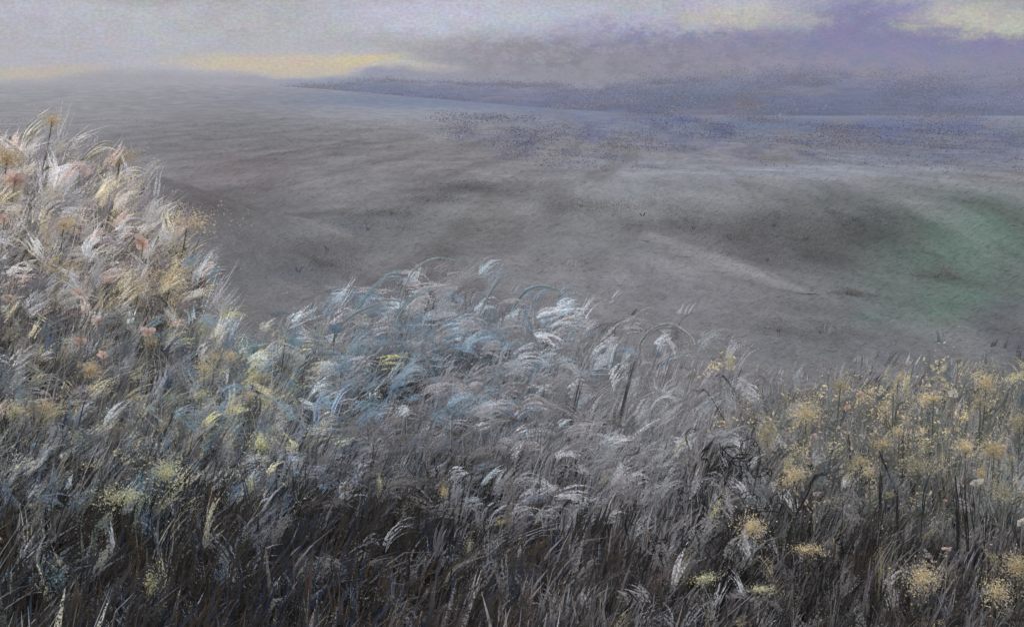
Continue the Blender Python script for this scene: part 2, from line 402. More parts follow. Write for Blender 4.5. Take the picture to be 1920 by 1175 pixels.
def leafcloud(name, P, size, cols, mat, parent=None, kind=None, elong=None):
    N = len(P)
    a = RNG.normal(size=(N, 3)); a /= np.linalg.norm(a, axis=1, keepdims=True)
    if elong is not None: a = a * .45 + np.asarray(elong); a /= np.linalg.norm(a, axis=1, keepdims=True)
    b = np.cross(a, RNG.normal(size=(N, 3))); b /= np.linalg.norm(b, axis=1, keepdims=True)
    s = np.asarray(size).reshape(-1, 1)
    q = np.stack([P - a * s, P - b * s * .42 + a * s * .1, P + a * s, P + b * s * .5 - a * s * .05], 1).reshape(-1, 3)
    o = mesh_obj(name, q, np.arange(4 * N), np.full(N, 4), mat, np.repeat(cols, 4, axis=0), parent, smooth=False)
    if kind: o['kind'] = kind
    return o
make_hills()
def far_heath():
    """low heath over the far plain on the right, one uncountable mass"""
    B = 520
    px = RNG.uniform(820, 2050, B); py = 212 + RNG.gamma(2.0, 22, B)
    k = (fbm(px * .012 + 8, py * .04, 4) > .47) & (py < 320)
    px, py = px[k], py[k]; B = len(px)
    x, y, z = ground_hit(px, py); m = y / F
    cols = np.array([(82, 94, 122), (108, 98, 98), (104, 98, 136), (94, 88, 88), (98, 106, 124), (132, 128, 134)], float)
    bc = cols[RNG.integers(0, len(cols), B)]
    per = 110; q = np.repeat(np.arange(B), per); N = len(q)
    X = x[q] + RNG.normal(0, 16, N) * m[q]; Y = y[q] + RNG.normal(0, 1, N) * y[q] * .05
    Z = height(X, Y) + np.abs(RNG.normal(0, 4.0, N)) * m[q]
    cc = lin(np.clip(bc[q] * RNG.uniform(.85, 1.2, (N, 1)), 5, 230)) * 1.45
    leafcloud('heath', np.stack([X, Y, Z], -1), RNG.uniform(.5, 2.0, N) * m[q], cc, M_scrub, kind='stuff')
far_heath()

# ------------------------------------------------------------------ grass hairs
def hairs(name, root, L, wid, az, lean, bend, cols, mat, seg=5, parent=None, kind=None, power=1.4, wig=0.0):
    N = len(root)
    t = np.linspace(0, 1, seg + 1)
    th = lean[:, None] + bend[:, None] * t[None, :] ** power
    if wig: th = th + wig * np.sin(t[None, :] * RNG.uniform(5, 14, N)[:, None] + RNG.uniform(0, 6, N)[:, None])
    thm = (th[:, 1:] + th[:, :-1]) / 2
    ds = (L / seg)[:, None]
    h = np.concatenate([np.zeros((N, 1)), np.cumsum(np.sin(thm) * ds, 1)], 1)
    v = np.concatenate([np.zeros((N, 1)), np.cumsum(np.cos(thm) * ds, 1)], 1)
    ca, sa = np.cos(az)[:, None], np.sin(az)[:, None]
    P = np.stack([root[:, 0:1] + h * ca, root[:, 1:2] + h * sa, root[:, 2:3] + v], -1)
    # side vector: between the bend plane\'s normal-in-plane and its binormal
    tw = RNG.uniform(-1.0, 1.0, N)[:, None]
    ct, st = np.cos(tw), np.sin(tw)
    nx = np.cos(th) * ca; ny = np.cos(th) * sa; nz = -np.sin(th)
    Sv = np.stack([nx * ct - sa * st, ny * ct + ca * st, nz * ct], -1)
    pr = (wid[:, None] * (np.minimum(1, t[None, :] * 6 + .5) * np.clip(1.02 - t[None, :] ** 2.2, .06, 1)) * .5)[..., None]
    q = np.stack([P - Sv * pr, P + Sv * pr], 2)            # N, seg+1, 2, 3
    base = np.arange(N)[:, None] * (2 * (seg + 1))
    k = np.arange(seg)[None, :] * 2
    f = np.stack([base + k, base + k + 1, base + k + 3, base + k + 2], -1).reshape(-1)
    o = mesh_obj(name, q.reshape(-1, 3), f, np.full(N * seg, 4), mat, np.repeat(cols, 2 * (seg + 1), axis=0), parent)
    if kind: o['kind'] = kind
    return o

# outline of the tall grass (far edge of the roots, as bearing -> photo row)
_tx = np.array([-200, 0, 120, 220, 300, 350, 400, 440, 520, 640, 760, 880, 1000, 1100, 1200, 1320, 1440, 1560, 1700, 1840, 1920, 2120])
_ty = np.array([330, 335, 350, 400, 450, 510, 620, 745, 695, 645, 605, 600, 625, 670, 700, 725, 775, 765, 750, 745, 740, 740])
def topline(px): return np.interp(px, _tx, _ty)
def zone_pick(px, py, zones, n_default):
    """weighted pick of a palette per clump"""
    w = np.stack([z[4] * np.exp(-((px - z[0]) / z[2]) ** 2 - ((py - z[1]) / z[3]) ** 2) for z in zones], -1)
    w = np.maximum(w, 1e-9); w = w / w.sum(-1, keepdims=True)
    cw = np.cumsum(w, -1)
    k = (RNG.random((len(px), 1)) > cw).sum(-1)
    k = np.minimum(k, len(zones) - 1)
    out = np.zeros((len(px), 3))
    for i, z in enumerate(zones):
        m = k == i
        pal = np.array(z[5], float)
        out[m] = pal[RNG.integers(0, len(pal), m.sum())]
    return out
PALE = [  # px, py, rx, ry, weight, colours : the light, wind-combed blades
    (700, 640, 320, 130, 1.1, [(122, 144, 156), (104, 128, 146), (158, 168, 172), (136, 132, 132), (122, 118, 118), (116, 144, 158), (146, 144, 144)]),
    (480, 720, 150, 90, 1.0, [(176, 172, 124), (104, 138, 146), (142, 144, 138), (128, 124, 122), (92, 126, 146), (150, 158, 140)]),
    (140, 440, 260, 200, 1.3, [(176, 173, 170), (190, 170, 160), (184, 174, 146), (138, 130, 136), (156, 153, 154), (124, 120, 121), (178, 180, 182), (168, 165, 158)]),
    (120, 700, 260, 120, .9, [(150, 150, 142), (112, 110, 102), (168, 160, 130), (96, 104, 110), (140, 142, 146)]),
    (150, 980, 330, 190, 1.0, [(128, 134, 138), (96, 116, 132), (150, 156, 158), (72, 96, 122), (110, 118, 108), (168, 164, 142)]),
    (650, 960, 330, 150, 1.0, [(116, 118, 122), (100, 108, 120), (138, 142, 148), (88, 86, 84), (106, 100, 96)]),
    (1150, 700, 230, 140, 1.0, [(124, 120, 122), (142, 142, 144), (112, 110, 110), (156, 158, 160), (130, 140, 144)]),
    (1200, 950, 280, 200, 1.0, [(120, 116, 116), (138, 138, 140), (104, 100, 100), (150, 150, 152)]),
    (1680, 850, 300, 140, 1.1, [(116, 116, 108), (98, 108, 110), (150, 144, 112), (124, 118, 118), (132, 132, 132), (84, 98, 102)]),
    (1650, 1090, 330, 120, 1.0, [(116, 112, 110), (134, 130, 128), (138, 130, 98), (98, 96, 94)]),
]
DARK = [
    (450, 1090, 620, 150, 1.9, [(52, 48, 44), (44, 41, 38), (60, 56, 52), (42, 52, 72), (66, 54, 40), (54, 52, 52)]),
    (1400, 1120, 600, 170, 1.3, [(56, 53, 52), (68, 65, 64), (50, 48, 48), (92, 88, 88), (78, 64, 58), (112, 108, 108)]),
    (150, 650, 300, 250, 1.0, [(128, 126, 124), (104, 102, 98), (138, 134, 136), (126, 120, 124), (80, 78, 70)]),
    (700, 700, 350, 130, 1.1, [(118, 118, 120), (104, 104, 106), (98, 116, 134), (128, 124, 126), (78, 76, 74)]),
    (1200, 790, 300, 160, 1.3, [(132, 129, 131), (122, 119, 120), (136, 133, 134), (112, 110, 110)]),
    (1700, 850, 300, 140, 1.2, [(124, 125, 121), (106, 110, 112), (130, 126, 122), (84, 82, 82), (108, 116, 114)]),
]
def clumps(name, nclump, per, py_off, zones, Lr, wr, lean, leanj, bend, bendj, spread, kalb, bottom=1500, bias=1.0, wig=0.0, thin=0.0, patch=.3, desat=.3, mat=None, fringe=.10):
    nclump = int(nclump * 1.22)
    px = RNG.uniform(-160, 2080, nclump)
    o_ = RNG.random(nclump) < .18
    px = np.where(o_, np.where(RNG.random(nclump) < .5, RNG.uniform(-640, -160, nclump), RNG.uniform(2080, 2700, nclump)), px)
    tl = topline(px)
    q = RNG.random(nclump) ** bias
    py = tl + (bottom - tl) * q + RNG.exponential(10, nclump)
    py = np.maximum(py - 0, tl)
    mid = .5 * np.exp(-((px - 1200) / 210) ** 4) * (1 - ss(820, 930, py))
    keep = RNG.random(nclump) > mid
    px, py = px[keep], py[keep]; nclump = len(px)
    keep = RNG.random(nclump) > thin * ss(930, 1080, py) * np.interp(px, [0, 250, 600, 1300, 1920], [.6, .8, 1, .9, .9])
    px, py = px[keep], py[keep]; nclump = len(px)
    fr = RNG.random(nclump) < fringe
    py = np.where(fr, topline(px) - RNG.exponential(26, nclump), py); py = np.maximum(py, 300)
    x, y, z = ground_hit(px, py)
    hz = RNG.uniform(*Lr, nclump) * np.interp(px, [0, 500, 1000, 1400, 1920], [1, .95, .85, .6, .55]) * np.where(fr, RNG.uniform(.2, .6, nclump), 1)
    _, pym = project(x, y, z + hz * .55)
    c = zone_pick(px, pym, zones, 0)
    c = c.mean(1, keepdims=True) * desat + c * (1 - desat)
    c = c * RNG.uniform(.86, 1.12, (nclump, 1)) * (1 + patch * 2 * (fbm(x * 2.2 + 30, y * 1.6 + 8, 4) - .5))[:, None]
    n = nclump * per
    rp = np.repeat(np.arange(nclump), per)
    root = np.stack([x[rp] + RNG.normal(0, spread, n), y[rp] + RNG.normal(0, spread, n), z[rp] - .02], -1)
    root[:, 2] = height(root[:, 0], root[:, 1]) - .015
    farf = np.clip(y / 5, .8, 1.6)
    L = (hz[rp] * RNG.uniform(.75, 1.1, n))
    wd = RNG.uniform(*wr, n) * farf[rp] * (1 + .9 * ss(960, 1160, py) * (1 - .4 * ss(1000, 1500, px)))[rp]
    lx = np.interp(px, [0, 300, 700, 1100, 1400, 1920], lean)
    bx = np.interp(px, [0, 300, 700, 1100, 1400, 1920], bend)
    le = (lx + RNG.normal(0, leanj, nclump))[rp] + RNG.normal(0, .10, n)
    be = (bx + RNG.normal(0, bendj, nclump))[rp] + RNG.normal(0, .15, n)
    azc = RNG.normal(0, .55, nclump)
    az = azc[rp] + RNG.normal(0, .18, n)
    cc = lin(np.clip(c[rp] * RNG.uniform(.9, 1.1, (n, 1)), 5, 235)) * kalb
    return hairs(name, root, L, wd, az, le, be, cc, mat or M_blade, parent=None, kind='stuff', wig=wig)
#                          lean at px 0,300,700,1100,1400,1920
clumps('dark_grass', 5200, 6, 0, DARK, (.20, .46), (.006, .016), [.3, .28, .28, .2, .15, .1], .18, [.4, .4, .4, .3, .3, .2], .3, .04, 2.6, bias=.8)
clumps('dark_broad_grass', 2000, 4, 0, DARK, (.22, .5), (.014, .034), [.3, .3, .3, .2, .15, .1], .14, [.3, .3, .3, .3, .3, .2], .25, .03, 2.1, bias=.55, mat=M_frayed, fringe=.03)
clumps('pale_grass', 3000, 8, 0, PALE, (.26, .54), (.002, .0065), [.5, .5, .5, .35, .3, .15], .25, [.6, .6, 1.2, .9, .8, .4], .5, .016, 2.2, bias=1.35, thin=.8, wig=.12)
clumps('broad_grass', 2600, 3, 0, PALE, (.18, .48), (.014, .036), [.5, .55, .6, .4, .3, .2], .3, [.7, .7, 1.3, 1.0, .8, .4], .5, .012, 2.0, bias=1.2, thin=.55, mat=M_frayed, wig=.15)
clumps('dark_brown_grass', 1500, 5, 0, [(500, 1050, 900, 400, 1, [(46, 42, 38), (40, 37, 34), (56, 46, 36), (42, 50, 68), (70, 66, 64), (48, 54, 48)])], (.18, .40), (.010, .026), [.22, .2, .18, .12, .1, .1], .10, [.2] * 6, .15, .05, 2.3, bias=.28, fringe=0)

clumps('pale_streak_grass', 900, 7, 0, [(600, 1050, 900, 400, 1, [(150, 152, 160), (126, 134, 150), (138, 138, 140), (112, 112, 116), (150, 146, 130), (104, 124, 146), (112, 136, 144)])], (.16, .36), (.005, .012), [.22, .18, .14, .1, .1, .1], .12, [.2] * 6, .2, .014, 2.3, bias=.35, fringe=0, mat=M_frayed)

# short turf beyond and between, coloured like the ground it grows on
def turf():
    N = 52000
    px = RNG.uniform(-200, 2120, N)
    py = 222 + (820 - 222) * RNG.random(N) ** .9
    x, y, z = ground_hit(px, py)
    ok = y < 200
    x, y, z = x[ok], y[ok], z[ok]; N = len(x)
    sc = np.clip(y / 9, .6, 9)
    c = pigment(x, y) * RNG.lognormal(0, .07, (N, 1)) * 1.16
    L = RNG.uniform(.04, .10, N) * sc ** .75
    az = RNG.normal(.15, .6, N) + np.where(RNG.random(N) < .2, math.pi, 0)
    hairs('turf', np.stack([x, y, z - .005], -1), L, RNG.uniform(.0022, .005, N) * sc, az, RNG.uniform(.95, 1.4, N), RNG.uniform(.0, .3, N), c, M_turf, seg=3, kind='stuff')
turf()


# silvery plumes carried above the dark grass: a thin stalk and a frayed head of short broad bristles
def plumes(N=4900):
    px = RNG.uniform(-200, 2120, N); top = topline(px) - 95 + 30 * (px > 1400)
    py = top + (1250 - top) * RNG.random(N)
    d = .5 + 1.0 * np.exp(-((px - 120) / 260) ** 2 - ((py - 480) / 260) ** 2) + .5 * np.exp(-((px - 800) / 500) ** 2 - ((py - 740) / 170) ** 2) + .25 * np.exp(-((px - 200) / 300) ** 2 - ((py - 900) / 120) ** 2)
    d = d * (1 - .64 * ss(890, 1000, py)) * (1 - .6 * np.exp(-((px - 1230) / 190) ** 2 - ((py - 720) / 130) ** 2)) * (1 - .45 * ss(1420, 1520, px)) * (.35 + 1.3 * fbm(px * .012, py * .009 + 3, 4))
    k = RNG.random(N) < d
    px, py = px[k], py[k]; N = len(px)
    h = RNG.uniform(70, 130, N) * np.interp(px, [0, 1300, 1500], [1, 1, .75])
    x, y, z = ground_hit(px - h * .3, py + h)
    m = y / F
    X, Y, Z = at(px, py, y)
    Z = np.maximum(Z, height(X, Y) + .03)
    c = zone_pick(px, py, PALE, 0)
    kb = np.where(c[:, 2:3] > c[:, 0:1] + 4, .60, .72)
    c = c * kb + c.mean(1, keepdims=True) * (1 - kb)
    # stalks
    dx, dz = X - x, Z - z
    hairs('plume_stalks', np.stack([x, y, z - .01], -1), np.hypot(dx, dz), 1.6 * m, np.zeros(N), np.arctan2(dx, dz), np.zeros(N), lin(np.clip(c * .62, 5, 200)) * 1.8, M_blade, seg=3, kind='stuff')
    per = 9; q = np.repeat(np.arange(N), per); n = N * per
    bot = ss(880, 1020, py)
    ang = np.interp(px, [0, 350, 700, 1000, 1250, 1500, 1920], [.75, .7, 1.05, 1.0, .65, .35, .3]) * (1 - .65 * bot) + RNG.normal(0, .32, N)
    flip = (RNG.random(N) < .16 + .2 * (px > 1350)); ang = np.where(flip, -ang, ang)
    bend = (np.interp(px, [0, 400, 700, 1100, 1400, 1920], [.3, .3, .9, .9, .6, .4]) + RNG.normal(0, .5, N)) * np.sign(ang)
    Lp = RNG.uniform(26, 72, N) * np.interp(px, [0, 1300, 1500], [1.1, 1, .6]) * (1 + .5 * bot)
    wp = RNG.uniform(2.2, 6.5, N)
    P = np.stack([X, Y, Z], -1)[q] + RNG.normal(0, 1, (n, 3)) * (np.array([4.5, 4, 7]) * m[q][:, None])
    br = RNG.uniform(.9, 1.22, N)
    cc = lin(np.clip(c[q] * (br[q] * RNG.uniform(.9, 1.1, n))[:, None], 5, 232)) * np.interp(px, [0, 330, 480], [1.95, 2.0, 2.3])[q][:, None]
    a = ang[q] + RNG.normal(0, .13, n)
    hairs('plume_grass', P, Lp[q] * m[q] * RNG.uniform(.5, 1.1, n), wp[q] * m[q] * RNG.uniform(.6, 1.4, n), RNG.normal(0, .3, n), a, bend[q] + RNG.normal(0, .12, n), cc, M_frayed, seg=5, kind='stuff')
plumes()

# drifts of small petals: yellow over the right meadow, cream, pink and yellow over the bank, teal-cream low on the left
def drift(name, n, cx, cy, rx, ry, cols, rad, per, alb=2.5, hh=(60, 110), big=1.2):
    px = RNG.normal(cx, rx, n); py = RNG.normal(cy, ry, n)
    h = RNG.uniform(*hh, n)
    k0 = py + h > topline(px) + 6
    px, py, h = px[k0], py[k0], h[k0]; n = len(px)
    x, y, z = ground_hit(px, py + h); m = y / F
    X, Y, Z = at(px, py, y); Z = np.maximum(Z, height(X, Y) + .04)
    r = RNG.uniform(*rad, n)
    pal = np.array(cols, float); c = pal[RNG.integers(0, len(pal), n)]
    k = np.repeat(np.arange(n), per); N = n * per
    st = RNG.uniform(.5, 1.6, n)
    P = np.stack([X, Y, Z], -1)[k] + RNG.normal(0, 1, (N, 3)) * np.where(RNG.random((N, 1)) < .5, .25, .6) * (r * m)[k][:, None] * np.stack([st[k], np.ones(N), 1 / st[k]], -1)
    P[:, 0] += (P[:, 2] - Z[k]) * .4
    cc = lin(np.clip(c[k] * RNG.uniform(.85, 1.12, (N, 1)), 5, 240)) * alb
    leafcloud(name, P, RNG.lognormal(.25, .45, N).clip(.5, 3) * big * m[k], cc, M_petal, kind='stuff')
    hairs('flower_stalks', np.stack([x, y, z - .01], -1), np.hypot(X - x, Z - z), 1.4 * m, np.zeros(n), np.arctan2(X - x, Z - z), np.zeros(n), np.tile(lin((92, 92, 84)) * 1.6, (n, 1)), M_blade, seg=3, kind='stuff')
drift('small_yellow_flowers', 105, 1690, 850, 170, 110, [(186, 176, 152), (166, 160, 148), (194, 180, 148), (154, 151, 146), (148, 145, 143), (142, 141, 142)], (16, 40), 46, alb=1.75, big=1.9)
drift('small_pale_flowers', 110, 130, 430, 110, 110, [(192, 180, 164), (196, 172, 158), (186, 176, 140), (184, 182, 178), (176, 172, 172)], (14, 36), 70, alb=2.3)
drift('small_pale_flowers', 90, 320, 480, 55, 80, [(184, 172, 136), (176, 166, 140), (188, 170, 140), (164, 160, 148)], (16, 38), 70, alb=2.2)
drift('small_yellow_flowers', 40, 1680, 765, 165, 55, [(204, 190, 156), (192, 182, 156), (206, 190, 148), (178, 170, 154)], (18, 40), 70, alb=1.9, big=1.9)
drift('small_blue_flowers', 130, 720, 610, 165, 55, [(128, 148, 160), (140, 154, 162), (116, 140, 156), (148, 150, 152)], (20, 46), 90, alb=1.9)
drift('small_cream_flowers', 80, 250, 880, 190, 60, [(184, 178, 146), (160, 164, 150), (128, 152, 160), (170, 168, 158)], (8, 20), 45, hh=(90, 140))
drift('small_teal_flowers', 70, 520, 690, 110, 45, [(112, 144, 156), (168, 166, 124), (96, 132, 152), (140, 150, 140)], (10, 24), 50)

# seed fluff and chaff caught in the grass: fine pale flecks
def chaff():
    Cn = 2600
    px = RNG.uniform(-100, 2020, Cn); py = topline(px) + (1420 - topline(px)) * RNG.random(Cn) ** 1.25
    x, y, z = ground_hit(px, py)
    per = 22; k = np.repeat(np.arange(Cn), per); N = len(k)
    hz = RNG.uniform(.10, .48, Cn) * np.interp(px, [0, 1000, 1400], [1, .85, .6])
    m = y / F
    P = np.stack([x[k] + RNG.normal(0, 7, N) * m[k], y[k] + RNG.normal(0, 7, N) * m[k], z[k] + hz[k] + RNG.normal(0, 13, N) * m[k]], -1)
    P[:, 0] += (P[:, 2] - z[k]) * .5
    _, pym = project(P[:, 0], P[:, 1], P[:, 2]); pxm = px[k]
    c = zone_pick(px, py - 120, PALE, 0)
    cream = RNG.random(Cn) < .25
    c[cream] = np.array((176, 172, 146))
    c = c * .7 + c.mean(1, keepdims=True) * .3
    cc = lin(np.clip(c[k] * RNG.uniform(.85, 1.2, (N, 1)), 5, 235)) * 1.6
    leafcloud('seed_fluff', P, RNG.uniform(.6, 1.7, N) * m[k], cc, M_petal, kind='stuff')
chaff()

# ------------------------------------------------------------------ path
def make_path():
    pts = [(1205, 432), (1235, 446), (1275, 462), (1320, 478), (1370, 498), (1420, 518), (1470, 536), (1520, 552)]
    g0 = [ground_hit(*p) for p in pts]
    c = np.array([[v[0][0], v[1][0]] for v in g0])
    t = np.linspace(0, 1, len(c)); tt = np.linspace(0, 1, 120)
    c = np.stack([np.interp(tt, t, c[:, 0]), np.interp(tt, t, c[:, 1])], -1)
    d = np.gradient(c, axis=0); d /= np.linalg.norm(d, axis=1, keepdims=True)
    nrm = np.stack([-d[:, 1], d[:, 0]], -1)
    w = .52 * np.sin(np.pi * np.clip(tt, .04, .97)) ** .6
    rows = []
    E = np.linspace(-1, 1, 11)
    for k, e in enumerate(E):
        ww = w * e * (1 + .35 * (fbm(tt * 22 + k, tt * 0 + k, 3) - .5) * 2)
        q = c + nrm * ww[:, None]
        rows.append(np.stack([q[:, 0], q[:, 1], height(q[:, 0], q[:, 1]) + .006 * (1 - e * e) + .002], -1))
    P = np.stack(rows, 1)
    idx = np.arange(len(tt) * 11).reshape(-1, 11)
    f = np.stack([idx[:-1, :-1], idx[:-1, 1:], idx[1:, 1:], idx[1:, :-1]], -1).reshape(-1, 4)
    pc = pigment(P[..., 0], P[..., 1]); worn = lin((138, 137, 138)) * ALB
    wk = (np.clip(1 - E ** 2, 0, 1) ** 2.2 * .8)[None, :, None] * (.4 + .9 * fbm(tt[:, None] * 40, E[None, :] * 3 + 2, 3))[..., None] * np.sin(np.pi * tt)[:, None, None] ** .5
    wk = np.clip(wk * .85, 0, .8)
    colr = (pc * (1 - wk) + worn * wk).reshape(-1, 3)
    tag(mesh_obj('path', P.reshape(-1, 3), f.ravel(), np.full(len(f), 4), M_ground, colr), kind='structure')
make_path()

# ------------------------------------------------------------------ builders of single plants
class Strand:
    """collects tapered tubes / flattened blades; build() links them as ONE mesh object"""
    def __init__(self): self.v = []; self.f = []; self.c = []; self.n = 0
    def add(self, P, r, col, flat=.5, sides=5):
        P = np.asarray(P, float); n = len(P)
        T = np.gradient(P, axis=0); T /= np.maximum(np.linalg.norm(T, axis=1, keepdims=True), 1e-9)
        up = np.array([0, 1.0, 0.05])
        A = np.cross(T, up); A /= np.maximum(np.linalg.norm(A, axis=1, keepdims=True), 1e-6)
        B = np.cross(T, A)
        r = np.broadcast_to(np.asarray(r, float), (n,))
        ang = np.linspace(0, 2 * np.pi, sides, endpoint=False)
        V = P[:, None] + r[:, None, None] * (A[:, None] * np.cos(ang)[None, :, None] + flat * B[:, None] * np.sin(ang)[None, :, None])
        i = np.arange(n * sides).reshape(n, sides) + self.n
        j = np.roll(i, -1, axis=1)
        self.f.append(np.stack([i[:-1], j[:-1], j[1:], i[1:]], -1).reshape(-1, 4))
        self.v.append(V.reshape(-1, 3)); self.n += n * sides
        self.c.append(np.tile(col, (n * sides, 1)))
    def build(self, name, mat, parent=None):
        f = np.concatenate(self.f)
        o = mesh_obj(name, np.concatenate(self.v), f.ravel(), np.full(len(f), 4), mat, np.concatenate(self.c), parent)
        return o
def curve(pts, n):
    """Catmull-Rom through the points"""
    p = np.asarray(pts, float)
    p = np.concatenate([[2 * p[0] - p[1]], p, [2 * p[-1] - p[-2]]])
    t = np.linspace(0, len(p) - 3 - 1e-6, n); k = t.astype(int); u = (t - k)[:, None]
    a, b, c, d = p[k], p[k + 1], p[k + 2], p[k + 3]
    return .5 * (2 * b + (c - a) * u + (2 * a - 5 * b + 4 * c - d) * u ** 2 + (3 * b - a - 3 * c + d) * u ** 3)
def lift(pix, sway=.06):
    """photo points of one stem, root first -> points in the plane through its root, swaying a little in depth"""
    x, y, z = (float(v[0]) for v in ground_hit(*pix[0]))
    out = [(x, y, z - .01)]
    a = random.uniform(-sway, sway)
    for i, p in enumerate(pix[1:], 1):
        X, Y, Z = at(p[0], p[1], y + a * (i / (len(pix) - 1)) ** 2)
        out.append((float(X), float(Y), float(Z)))
    return np.array(out)
def px2m(y): return y / F

def arch_stem(pix, wpx, col, label, cat='grass blade', name='arching_sprig', group=None, strands=13, spread=1.0, alb=2.05, down=45, taper=True, mat=None):
    """one arching stem or leaf: a bundle of fibres running together, brushed out towards the tip"""
    if down:
        x0, y0 = pix[0]; x1, y1 = pix[1]
        s_ = max(-.6, min(.6, (x1 - x0) / max(y0 - y1, 20)))
        pix = [(x0 - s_ * down, y0 + down)] + list(pix)
    P0 = lift(pix); m = px2m(P0[0, 1])
    root = empty(name, tuple(P0[0]))
    Pl = P0 - P0[0]
    C = curve(Pl, 40); t = np.linspace(0, 1, 40)
    T = np.gradient(C, axis=0); T /= np.linalg.norm(T, axis=1, keepdims=True)
    Nn = np.cross(T, (0, 1, 0))
    st = Strand()
    for k in range(strands):
        a = RNG.normal(0, .38 * wpx * m * spread); b = RNG.normal(0, .02)
        ph = RNG.uniform(0, 6)
        off = a * (.35 + .65 * t) + .12 * wpx * m * np.sin(t * 9 + ph)
        t0 = 0.0 if k == 0 else RNG.uniform(0, .6); t1 = 1.0 if k < 2 else RNG.uniform(max(.5, t0 + .25), 1.0)
        sel = (t >= t0) & (t <= t1)
        Q = C + Nn * off[:, None] + np.array([0, 1, 0]) * (b * t)[:, None]
        rr = max(.45 * m, wpx * m * RNG.uniform(.05, .15))
        tt = (t[sel] - t0) / max(t1 - t0, 1e-3)
        r = rr * np.clip(np.minimum(tt * 3 + .3, (1.02 - tt) * 1.6), .12, 1) if taper else rr * np.ones(sel.sum())
        cg = np.array(col, float); cg = cg * .62 + cg.mean() * .38
        st.add(Q[sel], r, lin(np.clip(cg * RNG.uniform(.8, 1.12), 5, 240)) * alb)
    st.build('fibres', mat or M_blade, root)
    tag(root, label, cat, group)
    return root, C
def floret_head(name, parent, centre, rad, n, cols, size, squash=(1, 1, .8), alb=1.65, lean=None):
    p = RNG.normal(0, 1, (n, 3)) * np.where(RNG.random((n, 1)) < .5, .3, .56) * (1 + .35 * np.sin(3 * RNG.random() * 6 + np.arange(n)[:, None] * .05))
    p = p * rad * np.array(squash) + np.asarray(centre)
    if lean is not None: p[:, 0] += (p[:, 2] - centre[2]) * lean
    pal = np.array(cols, float)
    cc = lin(np.clip(pal[RNG.integers(0, len(pal), n)] * RNG.uniform(.88, 1.1, (n, 1)), 5, 245)) * alb
    return leafcloud(name, p, RNG.lognormal(-.6, .42, n).clip(.25, 1.2) * size, cc, M_petal, parent)
YEL = [(204, 192, 160), (194, 184, 156), (208, 190, 146), (178, 170, 152), (162, 157, 148)]
OCH = [(194, 178, 136), (190, 180, 146), (178, 166, 136), (160, 154, 138)]
CREAM = [(212, 204, 160), (200, 196, 150), (178, 178, 160), (150, 160, 164)]
PALEY = [(172, 164, 138), (154, 150, 136), (186, 174, 140), (142, 142, 134)]
def flower_plant(px, py, rpx, cols, label, name='yellow_wildflower', cat='wildflower', group=None, h=95, dx=-14, n=420, fl=.085, squash=(1, 1, .9), lean=None, leaves=3, stemcol=(92, 96, 84)):
    h += 45
    P = lift([(px + dx, py + h), (px + dx * .35, py + h * .5), (px, py)], .02)
    m = px2m(P[0, 1]); root = empty(name, tuple(P[0])); Pl = P - P[0]
    C = curve(Pl, 14)
    st = Strand(); st.add(C, np.linspace(2.0, 1.1, 14) * m, lin(stemcol) * 1.7, 1.0); st.build('stem', M_stem, root)
    for k in range(leaves):
        q = C[RNG.integers(2, 9)]; s_ = random.choice((-1, 1)); L = RNG.uniform(14, 30) * m
        lf = Strand(); lf.add(curve([q, q + (s_ * L * .5, random.uniform(-.3, .3) * L, L * .5), q + (s_ * L, random.uniform(-.5, .5) * L, L * .45)], 8), 2.6 * m * np.array([.3, .8, 1, 1, .9, .7, .45, .1]), lin(np.array(stemcol) * 1.1) * 1.7, .25)
        lf.build('leaf', M_stem, root)
    rpx *= 1.25
    floret_head('blossoms', root, Pl[-1], rpx * m, int(n * 1.4 * max(.5, rpx / 18)), cols, min(rpx * m * fl * 1.45, 3.6 * m), squash, lean=lean)
    tag(root, label, cat, group)
    return root
PINK = (206, 164, 148)
